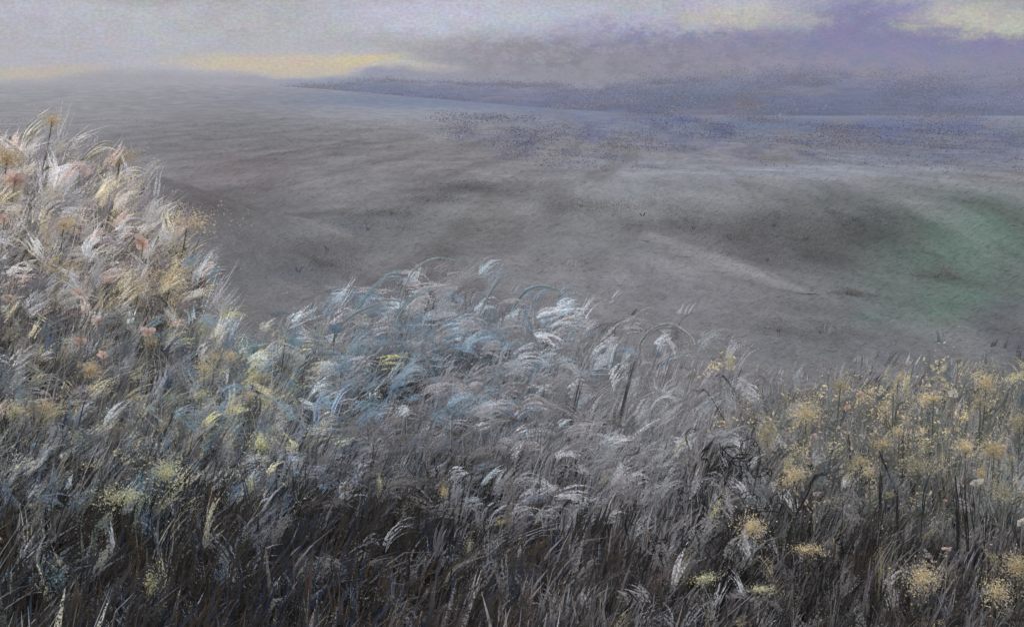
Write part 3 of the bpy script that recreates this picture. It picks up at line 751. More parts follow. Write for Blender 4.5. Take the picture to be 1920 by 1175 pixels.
def blossom(px, py, rpx, label, col=PINK, name='pink_blossom', cat='blossom', h=90, dx=-12, tilt=0.5, stretch=1.0, group=None, npet=5):
    h += 65
    P = lift([(px + dx, py + h), (px + dx * .3, py + h * .45), (px, py)], .02)
    m = px2m(P[0, 1]); root = empty(name, tuple(P[0])); Pl = P - P[0]
    C = curve(Pl, 12)
    st = Strand(); st.add(C, np.linspace(1.8, 1.0, 12) * m, lin((120, 118, 110)) * 1.9, 1.0); st.build('stem', M_stem, root)
    rot = random.uniform(0, 6)
    for k in range(npet):
        a = rot + k * 2 * math.pi / npet + random.uniform(-.25, .25)
        R0 = .7 * rpx * m * random.uniform(.7, 1.25)
        nu, nv = 6, 5
        V = []
        for iu in range(nu):
            u = iu / (nu - 1)
            for iv in range(nv):
                w = (iv / (nv - 1) - .5) * 2
                rad = R0 * u; half = R0 * .46 * math.sin(math.pi * (.12 + .80 * u)) * (1 + .1 * random.uniform(-1, 1))
                lx, ly = rad, w * half
                lz = R0 * (.34 * u ** 1.6 + .14 * w * w - .05)
                X = (lx * math.cos(a) - ly * math.sin(a)); Y = (lx * math.sin(a) + ly * math.cos(a))
                # the cup faces the viewer\'s side, tilted upward
                V.append((X * stretch, -lz - Y * .45, Y * .9 + lz * tilt))
        V = np.array(V) + Pl[-1]
        idx = np.arange(nu * nv).reshape(nu, nv)
        f = np.stack([idx[:-1, :-1], idx[1:, :-1], idx[1:, 1:], idx[:-1, 1:]], -1).reshape(-1, 4)
        cg = np.array(col, float); cg = cg * .5 + .5 * (cg.mean() + np.array((8, 2, -2)))
        cc = lin(np.clip(cg * random.uniform(.86, 1.06), 5, 245)) * 1.75
        mesh_obj('petal', V, f.ravel(), np.full(len(f), 4), M_petal, np.tile(cc, (nu * nv, 1)), root)
    floret_head('centre_blossoms', root, Pl[-1] + np.array([0, -.1 * rpx * m, 0]), rpx * m * .3, 14, OCH, rpx * m * .13)
    tag(root, label, cat, group)
    return root
def tussock(px, py, wpx, hpx, cols, label, name='grass_tussock', cat='tussock', n=170, lean=.5, bend=.4, wid=2.2, group=None, alb=1.9):
    x, y, z = (float(v[0]) for v in ground_hit(px, py)); m = px2m(y)
    root = empty(name, (x, y, z))
    pal = np.array(cols, float)
    rx = RNG.normal(0, wpx * m * .28, n); ry = RNG.normal(0, wpx * m * .28, n)
    rz = height(x + rx, y + ry) - z - .01
    cc = lin(np.clip(pal[RNG.integers(0, len(pal), n)] * RNG.uniform(.85, 1.12, (n, 1)), 5, 240)) * alb
    hairs('blades', np.stack([rx, ry, rz], -1), hpx * m * RNG.uniform(.6, 1.15, n), wid * m * RNG.uniform(.6, 1.6, n), RNG.normal(0, .5, n), lean + RNG.normal(0, .16, n), bend + RNG.normal(0, .25, n), cc, M_blade, parent=root, wig=.1)
    tag(root, label, cat, group)
    return root
def bush(px, py, wpx, hpx, cols, label, name='heather_mat', cat='heather', n=2200):
    wpx *= 1.7; hpx *= .75
    x, y, z = (float(v[0]) for v in ground_hit(px, py)); m = px2m(y)
    root = empty(name, (x, y, z))
    st = Strand()
    for k in range(5):
        a = random.uniform(-1, 1); b = random.uniform(-.7, .7)
        tip = np.array([a * hpx * m * .5, b * hpx * m * .5, hpx * m * random.uniform(.25, .5)])
        st.add(curve([(0, 0, -.02), tip * (.6, .6, .45) + (0, 0, .01), tip], 7), np.linspace(.8, .3, 7) * m, lin((92, 89, 87)) * 1.6, 1)
    st.build('twigs', M_stem, root)
    k = RNG.integers(0, 14, n)
    cc0 = RNG.normal(0, 1, (14, 3)) * np.array([wpx * m * .34, wpx * m * .45, hpx * m * .2]) + (0, 0, hpx * m * .35)
    cc0[:, 2] += cc0[:, 0] * .16
    p = cc0[k] + RNG.normal(0, 1, (n, 3)) * np.array([wpx * m * .14, wpx * m * .3, hpx * m * .2])
    p[:, 2] = np.abs(p[:, 2] - 0) * np.clip(1.2 - np.abs(p[:, 0]) / (wpx * m), .25, 1)
    p[:, 2] += height(x + p[:, 0], y + p[:, 1]) - z
    pal = np.array(cols, float)
    cc = lin(np.clip(pal[RNG.integers(0, len(pal), n)] * RNG.uniform(.9, 1.18, (n, 1)), 5, 240)) * 1.75
    leafcloud('foliage', p, RNG.uniform(.5, 1.5, n) * m, cc, M_scrub, root)
    tag(root, label, cat)
    return root

# ------------------------------------------------------------------ yellow flowers of the right-hand meadow
YG = 'yellow flowers in the right meadow'
for px, py, r, cols, label, kw in [
    (1512, 775, 30, YEL, 'big round yellow flower with orange heart, at the meadow edge left of the pink pair', {}),
    (1576, 722, 20, PALEY, 'pale washed-out yellow flower just above the pink pair', {}),
    (1684, 712, 14, YEL, 'slim upright yellow flower spike above a bright yellow dot', dict(squash=(.45, .6, 1.7), lean=.4)),
    (1675, 738, 8, OCH, 'tiny bright golden flower under the slim yellow spike', {}),
    (1750, 748, 15, OCH, 'slanting ochre flower left of the cream blossom', dict(squash=(1.3, .7, .5), lean=1.2)),
    (1850, 718, 22, YEL, 'bright yellow flower standing highest near the right edge', {}),
    (1838, 752, 14, PALEY, 'dull yellow floret trail hanging below the highest bright flower', {}),
    (1440, 812, 30, PALEY, 'faint streaky yellow-green flower, leftmost of the meadow', dict(squash=(.8, .8, 1.2))),
    (1488, 892, 24, YEL, 'yellow flower leaning over blue-grey blades below the leftmost streaky one', dict(lean=.8)),
    (1612, 862, 15, OCH, 'upper ochre flower of a tight pair at the meadow centre', {}),
    (1630, 884, 17, YEL, 'lower yellow flower of a tight pair at the meadow centre', {}),
    (1686, 810, 14, YEL, 'small yellow flower between two thin upright dark stems', {}),
    (1655, 832, 16, OCH, 'pale orange-yellow flower just above a short dark stem', dict(squash=(1.2, .8, .7))),
    (1810, 838, 22, YEL, 'wide yellow flower, left one of two beside a white fleck', {}),
    (1864, 842, 23, OCH, 'ragged golden flower, right one of two beside a white fleck', {}),
    (1898, 858, 9, OCH, 'small golden flower standing alone at the right edge', {}),
    (1840, 888, 15, OCH, 'upright ochre flower rising from a white smear', dict(squash=(.7, .7, 1.5))),
    (1722, 872, 40, PALEY, 'broad pale yellow-green flower cloud over the dark upright stems', dict(squash=(1.2, .8, .7), fl=.06, n=260)),
    (1885, 920, 34, PALEY, 'broad dusty yellow flower cloud near the right edge', dict(fl=.06, n=260)),
    (1912, 790, 20, PALEY, 'dim yellow flower cut by the right edge', {}),
    (1412, 988, 26, YEL, 'yellow flower with a teal patch beneath, among black curly tendrils', {}),
    (1516, 1030, 20, YEL, 'low flat yellow flower crossing dark stalks in the lower meadow', dict(squash=(1.5, .8, .45))),
    (1732, 1082, 34, YEL, 'yellow flower bunch over the dark hollow low in the meadow', dict(lean=.3)),
    (1908, 1062, 28, OCH, 'large golden flower low at the right edge', {}),
    (1872, 1110, 26, YEL, 'golden flower low down beside the white forked blades', {}),
    (1322, 1084, 18, CREAM, 'slanting crumbly cream flower string at the left of the lower meadow', dict(squash=(1.3, .8, .7), lean=.8)),
    (1430, 1104, 17, CREAM, 'flat crumbly cream flower at the foot of the black tendrils', dict(squash=(1.5, .8, .4))),
    (1340, 960, 14, CREAM, 'thin pale yellow flower string inside the black tendrils', dict(squash=(.5, .6, 1.8), lean=.3)),
]:
    flower_plant(px, py, r, cols, label, group=YG, dx=random.uniform(-22, 6), h=random.uniform(85, 120), **kw)
# ------------------------------------------------------------------ pink and white blossoms of the right-hand meadow
for px, py, r, label, col, kw in [
    (1588, 763, 12, 'bright pink blossom, lower of the pink pair at the meadow edge', (218, 160, 146), {}),
    (1611, 741, 14, 'soft pink blossom, upper of the pink pair at the meadow edge', (206, 166, 146), {}),
    (1524, 818, 12, 'dusty pink blossom below the big round yellow flower', (196, 164, 156), {}),
    (1588, 811, 8, 'tiny salmon blossom beside a thin dark stem', (208, 168, 132), {}),
    (1530, 925, 12, 'faded mauve-pink blossom under the leaning yellow flower', (172, 156, 156), {}),
    (1771, 938, 7, 'tiny orange-pink blossom between the black upright stems', (222, 160, 136), {}),
    (1776, 1028, 12, 'pair of pink petals lying low in front of a dark clump', (206, 162, 150), dict(npet=3, stretch=1.4)),
]:
    blossom(px, py, r, label, col, **kw)
for px, py, r, label, kw in [
    (1788, 738, 17, 'cream-white blossom between the ochre and the highest yellow flowers', {}),
    (1830, 905, 18, 'white blossom smudged under the upright ochre flower', dict(stretch=1.3)),
    (1916, 978, 18, 'white blossom cut by the right edge of the meadow', {}),
    (1712, 800, 14, 'greyish white blossom in the middle of the meadow', dict(stretch=1.4)),
    (1796, 676, 14, 'ghostly grey-beige blossom, highest above the meadow', {}),
]:
    blossom(px, py, r, label, (196, 194, 184) if 'ghost' not in label and 'greyish' not in label else (158, 152, 144), name='white_blossom', **kw)

# ------------------------------------------------------------------ flowers of the bank on the left
BG = 'yellow flowers on the left bank'
for px, py, r, cols, label, kw in [
    (14, 296, 24, OCH, 'bright yellow flower at the left edge, top of the bank', {}),
    (98, 226, 16, OCH, 'yellow flower tip beside the tall curved cream plume', {}),
    (352, 418, 42, YEL, 'wide orange-yellow flower spray reaching farthest right from the bank', dict(squash=(1.4, .8, .6), lean=.5, n=260, fl=.06)),
    (322, 522, 34, YEL, 'scribbled bright yellow flower spray below the wide orange one', dict(squash=(1.1, .8, 1), n=260, fl=.06)),
    (262, 540, 30, PALEY, 'faint yellow flower haze left of the scribbled yellow spray', dict(fl=.06)),
    (170, 692, 20, OCH, 'orange-yellow flower at the foot of the bank', {}),
    (82, 765, 22, OCH, 'golden flower low on the left among dark tufts', {}),
    (225, 300, 26, PALEY, 'long pale yellow flower streak at the crest of the bank', dict(squash=(1.3, .7, .7), lean=1)),
    (120, 420, 22, YEL, 'yellow flower among white leaves on the bank', dict(squash=(1.3, .8, .7), lean=.8)),
    (110, 500, 24, OCH, 'dull gold flower above the upright pink blossom', {}),
    (285, 640, 16, PALEY, 'greenish yellow flower at the right foot of the bank', {}),
    (30, 770, 20, CREAM, 'cream flower at the left edge beside the golden one', {}),
]:
    cols = [tuple(np.array(q) * .8 + .2 * np.array((196, 172, 150))) for q in cols]
    flower_plant(px, py, r, cols, label, group=BG, dx=random.uniform(-45, -20), h=random.uniform(70, 105), **kw)
for px, py, r, label, col, kw in [
    (28, 338, 26, 'large soft pink blossom under the yellow flower at the left edge', (196, 162, 150), dict(stretch=1.3)),
    (150, 552, 18, 'bright pink upright blossom in the middle of the bank', (212, 164, 150), {}),
    (268, 456, 24, 'salmon pink blossom below the wide orange-yellow spray', (206, 166, 150), {}),
    (185, 602, 15, 'dusty pink blossom right below the upright pink one', (196, 166, 152), {}),
    (278, 622, 17, 'long pink blossom streak at the right foot of the bank', (200, 166, 156), dict(stretch=1.6)),
    (152, 642, 17, 'salmon blossom leaning over a yellow squiggle', (200, 158, 142), dict(stretch=1.4)),
    (194, 666, 14, 'pale pink blossom above the orange-yellow flower at the foot', (204, 168, 152), {}),
    (8, 412, 16, 'pink blossom cut by the left edge', (204, 168, 158), {}),
    (150, 320, 24, 'faint pink blossom spread below the crest of the bank', (188, 160, 150), dict(stretch=1.4)),
    (20, 560, 18, 'beige-pink blossom at the left edge halfway down the bank', (190, 160, 148), {}),
    (235, 372, 15, 'pink blossom under the looped pale petal', (202, 168, 156), {}),
]:
    blossom(px, py, r, label, col, dx=random.uniform(-35, -15), h=80, **kw)

# ------------------------------------------------------------------ flowers between the bank and the blue grass, and along the bottom
for px, py, r, cols, label, kw in [
    (402, 668, 12, YEL, 'bright yellow flower, left of two beside the slanting dark tussock', {}),
    (432, 668, 15, YEL, 'teal-shaded yellow flower, right of two beside the slanting dark tussock', {}),
    (384, 690, 17, YEL, 'yellow flower nestling against the slanting dark tussock', {}),
    (378, 740, 15, CREAM, 'cream-green flower in front of the slanting dark tussock', {}),
    (490, 708, 18, PALEY, 'yellow-green flower in the teal grass', dict(squash=(1.4, .8, .5))),
    (535, 636, 12, YEL, 'small yellow flower beside a teal one in the blue grass', {}),
    (468, 742, 12, YEL, 'golden flower drooping below the teal grass', dict(squash=(.7, .8, 1.4))),
    (490, 832, 22, CREAM, 'bright crumbly cream-yellow flower over the dark lower grass', {}),
    (312, 884, 30, CREAM, 'big crumbly cream flower mixed with blue above the dark corner', {}),
    (232, 932, 30, CREAM, 'cream flower mixed with teal left of the big crumbly one', dict(squash=(1.5, .8, .6))),
    (470, 905, 13, CREAM, 'small cream flower dangling into the dark grass', dict(squash=(.6, .8, 1.6))),
    (712, 905, 12, CREAM, 'thin yellow floret string at the top of the darkest grass', dict(squash=(.5, .8, 1.6))),
    (832, 922, 14, OCH, 'golden-yellow flower, brightest of the dark middle grass', dict(squash=(.7, .8, 1.4))),
    (938, 978, 10, OCH, 'small golden flower slanting in the middle grass', dict(squash=(1.4, .8, .5), lean=.8)),
    (880, 1025, 13, CREAM, 'pale yellow flower hanging at the edge of the dark grass', dict(squash=(.5, .8, 1.6))),
    (285, 1095, 20, CREAM, 'cream flower in white tufts near the bottom edge', dict(squash=(.7, .8, 1.4))),
]:
    flower_plant(px, py, r, cols, label, dx=random.uniform(-26, 0), h=random.uniform(90, 130), group='yellow flowers in the left and middle grass', **kw)
for px, py, r, cols, label in [
    (545, 642, 24, [(116, 144, 156), (108, 134, 150), (136, 154, 160)], 'teal flower head beside a small yellow one in the blue grass'),
    (476, 650, 24, [(120, 144, 150), (130, 150, 148), (114, 138, 150)], 'pale teal flower head right of the yellow pair'),
    (628, 615, 20, [(116, 138, 152), (108, 130, 146)], 'blue flower head at the upper left rim of the blue grass'),
    (265, 915, 30, [(106, 138, 150), (92, 118, 140), (130, 154, 158)], 'turquoise flower head between two crumbly cream flowers'),
    (110, 1085, 34, [(94, 120, 138), (110, 138, 148), (150, 164, 162), (104, 122, 114)], 'turquoise and white flower head in the bottom corner'),
    (640, 690, 26, [(126, 146, 158), (118, 138, 154), (150, 162, 168)], 'powder blue flower head under the blue arching blades'),
]:
    flower_plant(px, py, r, cols, label, name='blue_wildflower', group='blue flowers', n=260, fl=.07)

# ------------------------------------------------------------------ the two tall reeds and the arching stems
def reed(pix, wpx, headpix, label):
    root, C = arch_stem(pix, wpx, (100, 97, 95), label, cat='reed', name='tall_reed', strands=18, alb=1.6, spread=.95, down=50, group=None, mat=M_stem)
    m = px2m(root.location.y)
    st = Strand()
    H = np.array([[float(v) for v in at(p[0], p[1], root.location.y)] for p in headpix]) - np.array(root.location)
    Cc = curve(H, 24)
    for k in range(26):
        i = RNG.integers(0, 16); j = min(24, i + RNG.integers(6, 14))
        st.add(Cc[i:j] + RNG.normal(0, 2.4 * m, 3), 1.5 * m * np.linspace(1, .3, j - i), lin(np.array((156, 156, 155)) * RNG.uniform(.7, 1.1)) * 2.4)
    st.build('seed_plume', M_blade, root)
    return root
reed([(1064, 850), (1072, 790), (1085, 730), (1093, 685)], 8, [(1090, 695), (1108, 655), (1135, 618), (1160, 600), (1190, 594)], 'tall dark reed with thick stalk and bent pale tip, left of the two reeds')
reed([(1156, 835), (1166, 775), (1178, 720), (1188, 685), (1197, 660)], 5.5, [(1196, 668), (1206, 638), (1228, 617), (1262, 612), (1290, 630), (1298, 645)], 'slender dark reed with drooping pale plume, right of the two reeds')

GR = 'arching pale grass stems'
ARCH = [
    ([(745, 640), (752, 560), (775, 508), (810, 486), (845, 486), (872, 498)], 3.5, (158, 168, 168), 'thin pale stem drawing the highest arch above the blue grass'),
    ([(880, 660), (898, 590), (930, 530), (962, 514), (996, 518)], 8, (158, 168, 168), 'broad pale leaf arching under the right end of the highest arch'),
    ([(640, 640), (672, 575), (712, 532), (770, 521)], 7, (140, 164, 170), 'pale teal leaf lying almost level left below the highest arch'),
    ([(720, 650), (752, 580), (795, 545), (840, 535)], 7, (146, 164, 166), 'pale teal leaf, second below the highest arch'),
    ([(940, 640), (975, 560), (1010, 538), (1045, 545), (1072, 556)], 8, (148, 166, 170), 'pale blue leaf bowing right at the right rim of the blue grass'),
    ([(980, 700), (1000, 610), (1032, 594), (1060, 592), (1078, 606)], 4, (152, 158, 158), 'fine pale stem bowing toward the left reed'),
    ([(600, 700), (640, 610), (700, 572), (760, 562)], 6, (150, 158, 154), 'long beige leaf sweeping over the left of the blue grass'),
    ([(640, 780), (668, 700), (720, 660), (780, 656), (806, 690)], 5, (138, 134, 140), 'mauve-grey leaf making a round hood over the dark tussock'),
    ([(620, 790), (655, 705), (715, 648), (775, 648), (812, 700), (806, 722)], 4, (146, 150, 154), 'outer white-blue leaf making a round hood over the dark tussock'),
    ([(700, 740), (740, 690), (760, 676)], 5, (190, 188, 186), 'short white leaf lying on top of the dark tussock'),
    ([(590, 830), (592, 770), (605, 738), (632, 722)], 6, (160, 180, 196), 'pale blue curved stem, left of a parallel pair below the blue grass'),
    ([(618, 830), (622, 775), (640, 735), (668, 716)], 8, (168, 184, 200), 'pale blue curved stem, right of a parallel pair below the blue grass'),
    ([(850, 790), (852, 740), (856, 700)], 8, (150, 164, 178), 'upright powder blue leaf right of the dark tussock'),
    ([(876, 772), (890, 740), (916, 704)], 10, (162, 166, 166), 'broad pale leaf slanting right of the powder blue one'),
    ([(835, 690), (868, 640), (884, 584)], 6, (160, 162, 164), 'pale upright leaf under the broad arching leaf'),
    ([(1040, 700), (1020, 660), (990, 614), (972, 600)], 5, (150, 156, 158), 'pale stem slanting left in front of the left reed'),
    ([(1010, 650), (990, 600), (970, 575)], 8, (160, 170, 178), 'bright short leaf at the right of the blue grass'),
    ([(1090, 700), (1112, 700), (1142, 700)], 7, (148, 166, 174), 'pale blue leaf sticking out level from the left reed'),
    ([(1215, 800), (1230, 760), (1256, 738), (1288, 730)], 5, (170, 168, 166), 'white stem bowing right, left of the white curled seed head'),
    ([(1240, 830), (1256, 775), (1290, 750), (1330, 735)], 4, (160, 158, 158), 'grey stem running up through the curled seed head'),
    ([(1290, 790), (1300, 765), (1330, 752), (1360, 758), (1402, 778)], 6, (164, 164, 168), 'pale leaf bowing in a flat arch right of the curled seed head'),
    ([(1170, 700), (1180, 740), (1202, 752)], 5, (180, 178, 180), 'small white hooked stem between the reeds and the curled seed head'),
    ([(1300, 740), (1345, 705), (1398, 668)], 4, (152, 150, 152), 'fine straight stem slanting up above the flat arch'),
    ([(1265, 620), (1290, 590), (1325, 585)], 3, (140, 142, 142), 'faint thin stem right of the drooping reed plume'),
    ([(1160, 900), (1180, 860), (1210, 845), (1206, 870)], 5, (166, 166, 168), 'pale stem nodding beneath the slender reed'),
    ([(1220, 935), (1232, 890), (1250, 832)], 6, (160, 164, 168), 'pale upright leaf left of the black twigs'),
    ([(1104, 930), (1120, 880), (1140, 840)], 5, (150, 160, 166), 'bluish leaf slanting up under the left reed'),
    ([(1118, 960), (1138, 910), (1166, 852)], 5, (146, 158, 166), 'second bluish leaf slanting up under the left reed'),
    ([(1000, 900), (985, 870), (958, 845)], 3, (120, 152, 170), 'thin blue stem curving left below the left reed'),
    ([(460, 870), (482, 820), (520, 780)], 12, (140, 156, 158), 'broad teal-grey leaf above the crumbly cream-yellow flower'),
    ([(372, 860), (392, 830), (424, 788)], 15, (144, 164, 170), 'broad pale teal leaf splitting downward over the dark grass, left one'),
    ([(400, 905), (418, 860), (440, 815)], 16, (146, 162, 164), 'broad pale teal leaf splitting downward over the dark grass, right one'),
    ([(520, 935), (530, 890), (542, 860), (562, 850)], 11, (168, 180, 196), 'white-blue leaf hooking over the dark lower grass'),
    ([(548, 960), (556, 935), (572, 905)], 11, (156, 168, 184), 'white-blue leaf behind the hooking one'),
    ([(505, 1010), (512, 970), (524, 930)], 9, (122, 140, 168), 'blue streak leaf standing in the dark lower grass'),
    ([(742, 905), (752, 880), (768, 842)], 12, (168, 176, 178), 'bright broad leaf at the upper rim of the darkest grass'),
    ([(770, 900), (790, 870), (812, 828)], 9, (152, 162, 164), 'pale leaf right of the bright broad one at the darkest grass'),
    ([(640, 850), (655, 815), (684, 775)], 8, (150, 158, 178), 'lavender leaf slanting above the darkest grass'),
    ([(728, 1175), (738, 1110), (742, 1050)], 10, (140, 142, 152), 'pale lilac leaf standing upright at the bottom edge, middle one'),
    ([(640, 1175), (648, 1120), (646, 1060)], 9, (160, 164, 178), 'pale white leaf upright at the bottom edge, left of the lilac one'),
    ([(826, 1130), (820, 1060), (828, 1000), (838, 975)], 18, (126, 122, 126), 'wide mauve-grey stalk rising from the bottom in the middle'),
    ([(955, 1175), (952, 1120), (964, 1060)], 9, (132, 136, 148), 'lilac-grey leaf upright right of the wide mauve stalk'),
    ([(1780, 1175), (1772, 1140), (1758, 1105)], 8, (156, 166, 172), 'white leaf forking leftward at the bottom of the meadow'),
    ([(1822, 1140), (1834, 1112), (1846, 1094)], 9, (158, 168, 174), 'white leaf forking rightward at the bottom of the meadow'),
    ([(1838, 1040), (1846, 1020), (1858, 1008)], 6, (170, 180, 188), 'bright white sliver leaf over a black knot near the right edge'),
    ([(5, 490), (8, 450), (12, 412)], 9, (176, 176, 170), 'upright white leaf at the left edge of the bank'),
    ([(42, 470), (54, 446), (72, 424)], 8, (184, 186, 192), 'bright white leaf in the middle of the bank'),
    ([(78, 466), (94, 444), (110, 428)], 10, (182, 180, 166), 'cream leaf just right of the bright white one'),
    ([(20, 415), (45, 395), (70, 368)], 10, (168, 166, 158), 'grey-cream leaf sweeping above the bright white one'),
    ([(8, 680), (22, 650), (28, 638)], 9, (176, 178, 176), 'white leaf slanting low at the left edge'),
    ([(50, 640), (66, 610), (78, 596)], 7, (158, 160, 164), 'pale lilac leaf beside the low white one'),
    ([(20, 1080), (36, 1030), (54, 985)], 7, (150, 154, 148), 'pale upright leaf in the dark left corner'),
    ([(60, 985), (76, 940), (82, 895)], 7, (158, 158, 146), 'tall cream-white leaf above the dark left corner'),
]
for pix, w, col, label in ARCH:
    arch_stem(pix, w, col, label, group=GR)
# cream plumes on the crest of the bank
for pix, w, col, label in [
    ([(40, 300), (52, 262), (72, 236), (106, 212)], 15, (184, 182, 170), 'tall curved cream plume, highest of the left bank'),
    ([(10, 290), (18, 262), (30, 244)], 12, (172, 172, 166), 'faint cream plume at the left edge beside the tall curved one'),
    ([(140, 350), (160, 305), (196, 280), (222, 290)], 14, (182, 178, 166), 'pale plume curling right along the crest of the bank'),
    ([(190, 420), (182, 370), (196, 350), (228, 330)], 14, (184, 184, 176), 'looped pale plume below the crest, at the bank\'s right side'),
    ([(240, 400), (244, 360), (262, 318)], 16, (186, 178, 150), 'cream-yellow plume fanning at the right end of the crest'),
    ([(120, 400), (140, 370), (168, 352)], 16, (176, 182, 184), 'bluish white plume in the middle of the crest'),
]:
    arch_stem(pix, w, col, label, cat='plume', name='grass_plume', strands=34, spread=1.5, alb=2.3, group='plumes on the left bank')
arch_stem([(800, 985), (785, 978), (770, 974), (762, 966)], 8, (150, 162, 176), 'small white feather-like curl on the darkest grass', cat='grass curl', name='grass_curl', strands=10)
# the white curled seed head
arch_stem([(1210, 800), (1228, 756), (1252, 745), (1268, 756), (1266, 768)], 9, (182, 180, 184), 'white curled seed head right of the slender reed', cat='seed head', name='seed_head', strands=12)

# ------------------------------------------------------------------ dark stems, twigs and tendrils
DS = (58, 57, 58)
for pix, w, label in [
    ([(1648, 990), (1652, 930), (1650, 890), (1645, 868)], 11, 'thick charcoal stem rising under the tight yellow pair'),
    ([(1684, 980), (1683, 935), (1680, 895)], 8, 'charcoal stem just right of the thick one'),
    ([(1728, 985), (1732, 935), (1738, 905), (1744, 876)], 7, 'curved charcoal stem in the middle of the meadow'),
    ([(1796, 1010), (1794, 950), (1788, 900), (1786, 865)], 11, 'broad charcoal stem under the wide yellow flower'),
    ([(1812, 1000), (1808, 940), (1802, 862)], 12, 'ragged charcoal stem close beside the broad one'),
    ([(1826, 990), (1822, 950), (1816, 912)], 7, 'thin charcoal stem right of the ragged one'),
    ([(1615, 872), (1616, 850), (1620, 830)], 5, 'short dark stem beside the tiny salmon blossom\'s right'),
    ([(1662, 875), (1654, 855), (1651, 836)], 5, 'short dark stem under the pale orange-yellow flower'),
    ([(1693, 868), (1694, 830), (1697, 795)], 3, 'hair-thin dark stem right of the small yellow flower'),
    ([(1592, 840), (1590, 820), (1586, 800)], 3, 'hair-thin dark stem at the tiny salmon blossom'),
    ([(1836, 1105), (1842, 1060), (1842, 1035)], 6, 'black stem below the bright white sliver leaf'),
    ([(1904, 1000), (1896, 975), (1900, 950)], 6, 'dark forked stem near the right edge'),
    ([(1848, 1000), (1850, 965), (1850, 942)], 5, 'dark stem left of the dusty yellow flower cloud'),
    ([(1418, 895), (1424, 860), (1422, 824)], 6, 'dark stem under the leftmost streaky yellow flower'),
    ([(1520, 905), (1550, 885), (1580, 868)], 6, 'dark stem slanting flat above the blue-grey blades'),
    ([(1510, 930), (1528, 895), (1545, 885)], 7, 'dark stem slanting steeply under the flat one'),
]:
    arch_stem(pix, w, DS, label, cat='stalk', name='charcoal_stalk', strands=9, alb=1.7, spread=.65, group='dark stalks in the right meadow', mat=M_stem, down=110)
for pix, w, label in [
    ([(1200, 890), (1225, 886), (1252, 882)], 6, 'black twig lying level below the slender reed'),
    ([(1058, 948), (1075, 943), (1092, 940)], 6, 'short black twig under the left reed'),
    ([(1155, 852), (1164, 842), (1176, 825)], 5, 'black twig slanting at the foot of the slender reed'),
    ([(1014, 880), (1016, 866), (1020, 852)], 9, 'small black knotted twig left of the reeds'),
    ([(975, 862), (980, 850), (988, 838)], 8, 'dark brushed twig left of the small knotted one'),
    ([(1330, 740), (1312, 735), (1290, 732)], 5, 'short dark twig above the white curled seed head'),
    ([(1362, 712), (1340, 708), (1325, 706)], 4, 'fine dark twig at the far side of the flat arch'),
    ([(1150, 912), (1136, 915), (1126, 908)], 8, 'dark blunt twig in front of the bluish leaves'),
    ([(1308, 865), (1330, 835), (1352, 808)], 9, 'jagged black twig climbing toward the streaky yellow flower'),
]:
    arch_stem(pix, w, (60, 58, 58), label, cat='twig', name='dry_twig', strands=8, alb=1.4, group='black twigs in the middle grass', mat=M_stem, down=100)
def tendril(px, py, L, label):
    """a thin black shoot that grows up and curls"""
    pts = [(px, py)]; a = random.uniform(1.1, 1.9); k = random.uniform(-.2, .2)
    for i in range(10):
        k += random.uniform(-.45, .45); k = max(-.8, min(.8, k)); a += k
        pts.append((pts[-1][0] + math.cos(a) * L / 10, pts[-1][1] - abs(math.sin(a)) * L / 10 * (1 if i < 6 else random.choice((1, -.6)))))
    arch_stem(pts, 7, (54, 52, 52), label, cat='tendril', name='curly_tendril', strands=2, alb=1.0, group='black curly tendrils', mat=M_stem, taper=False, down=90)
for i in range(60):
    px = random.gauss(1350, 75); py = random.uniform(860, 1120)
    tendril(px, py, random.uniform(50, 110), 'thin black curly tendril in the tangle left of the meadow')
for i in range(10):
    tendril(random.gauss(1545, 40), random.uniform(1060, 1130), random.uniform(50, 90), 'thin black curly tendril low in the right meadow')

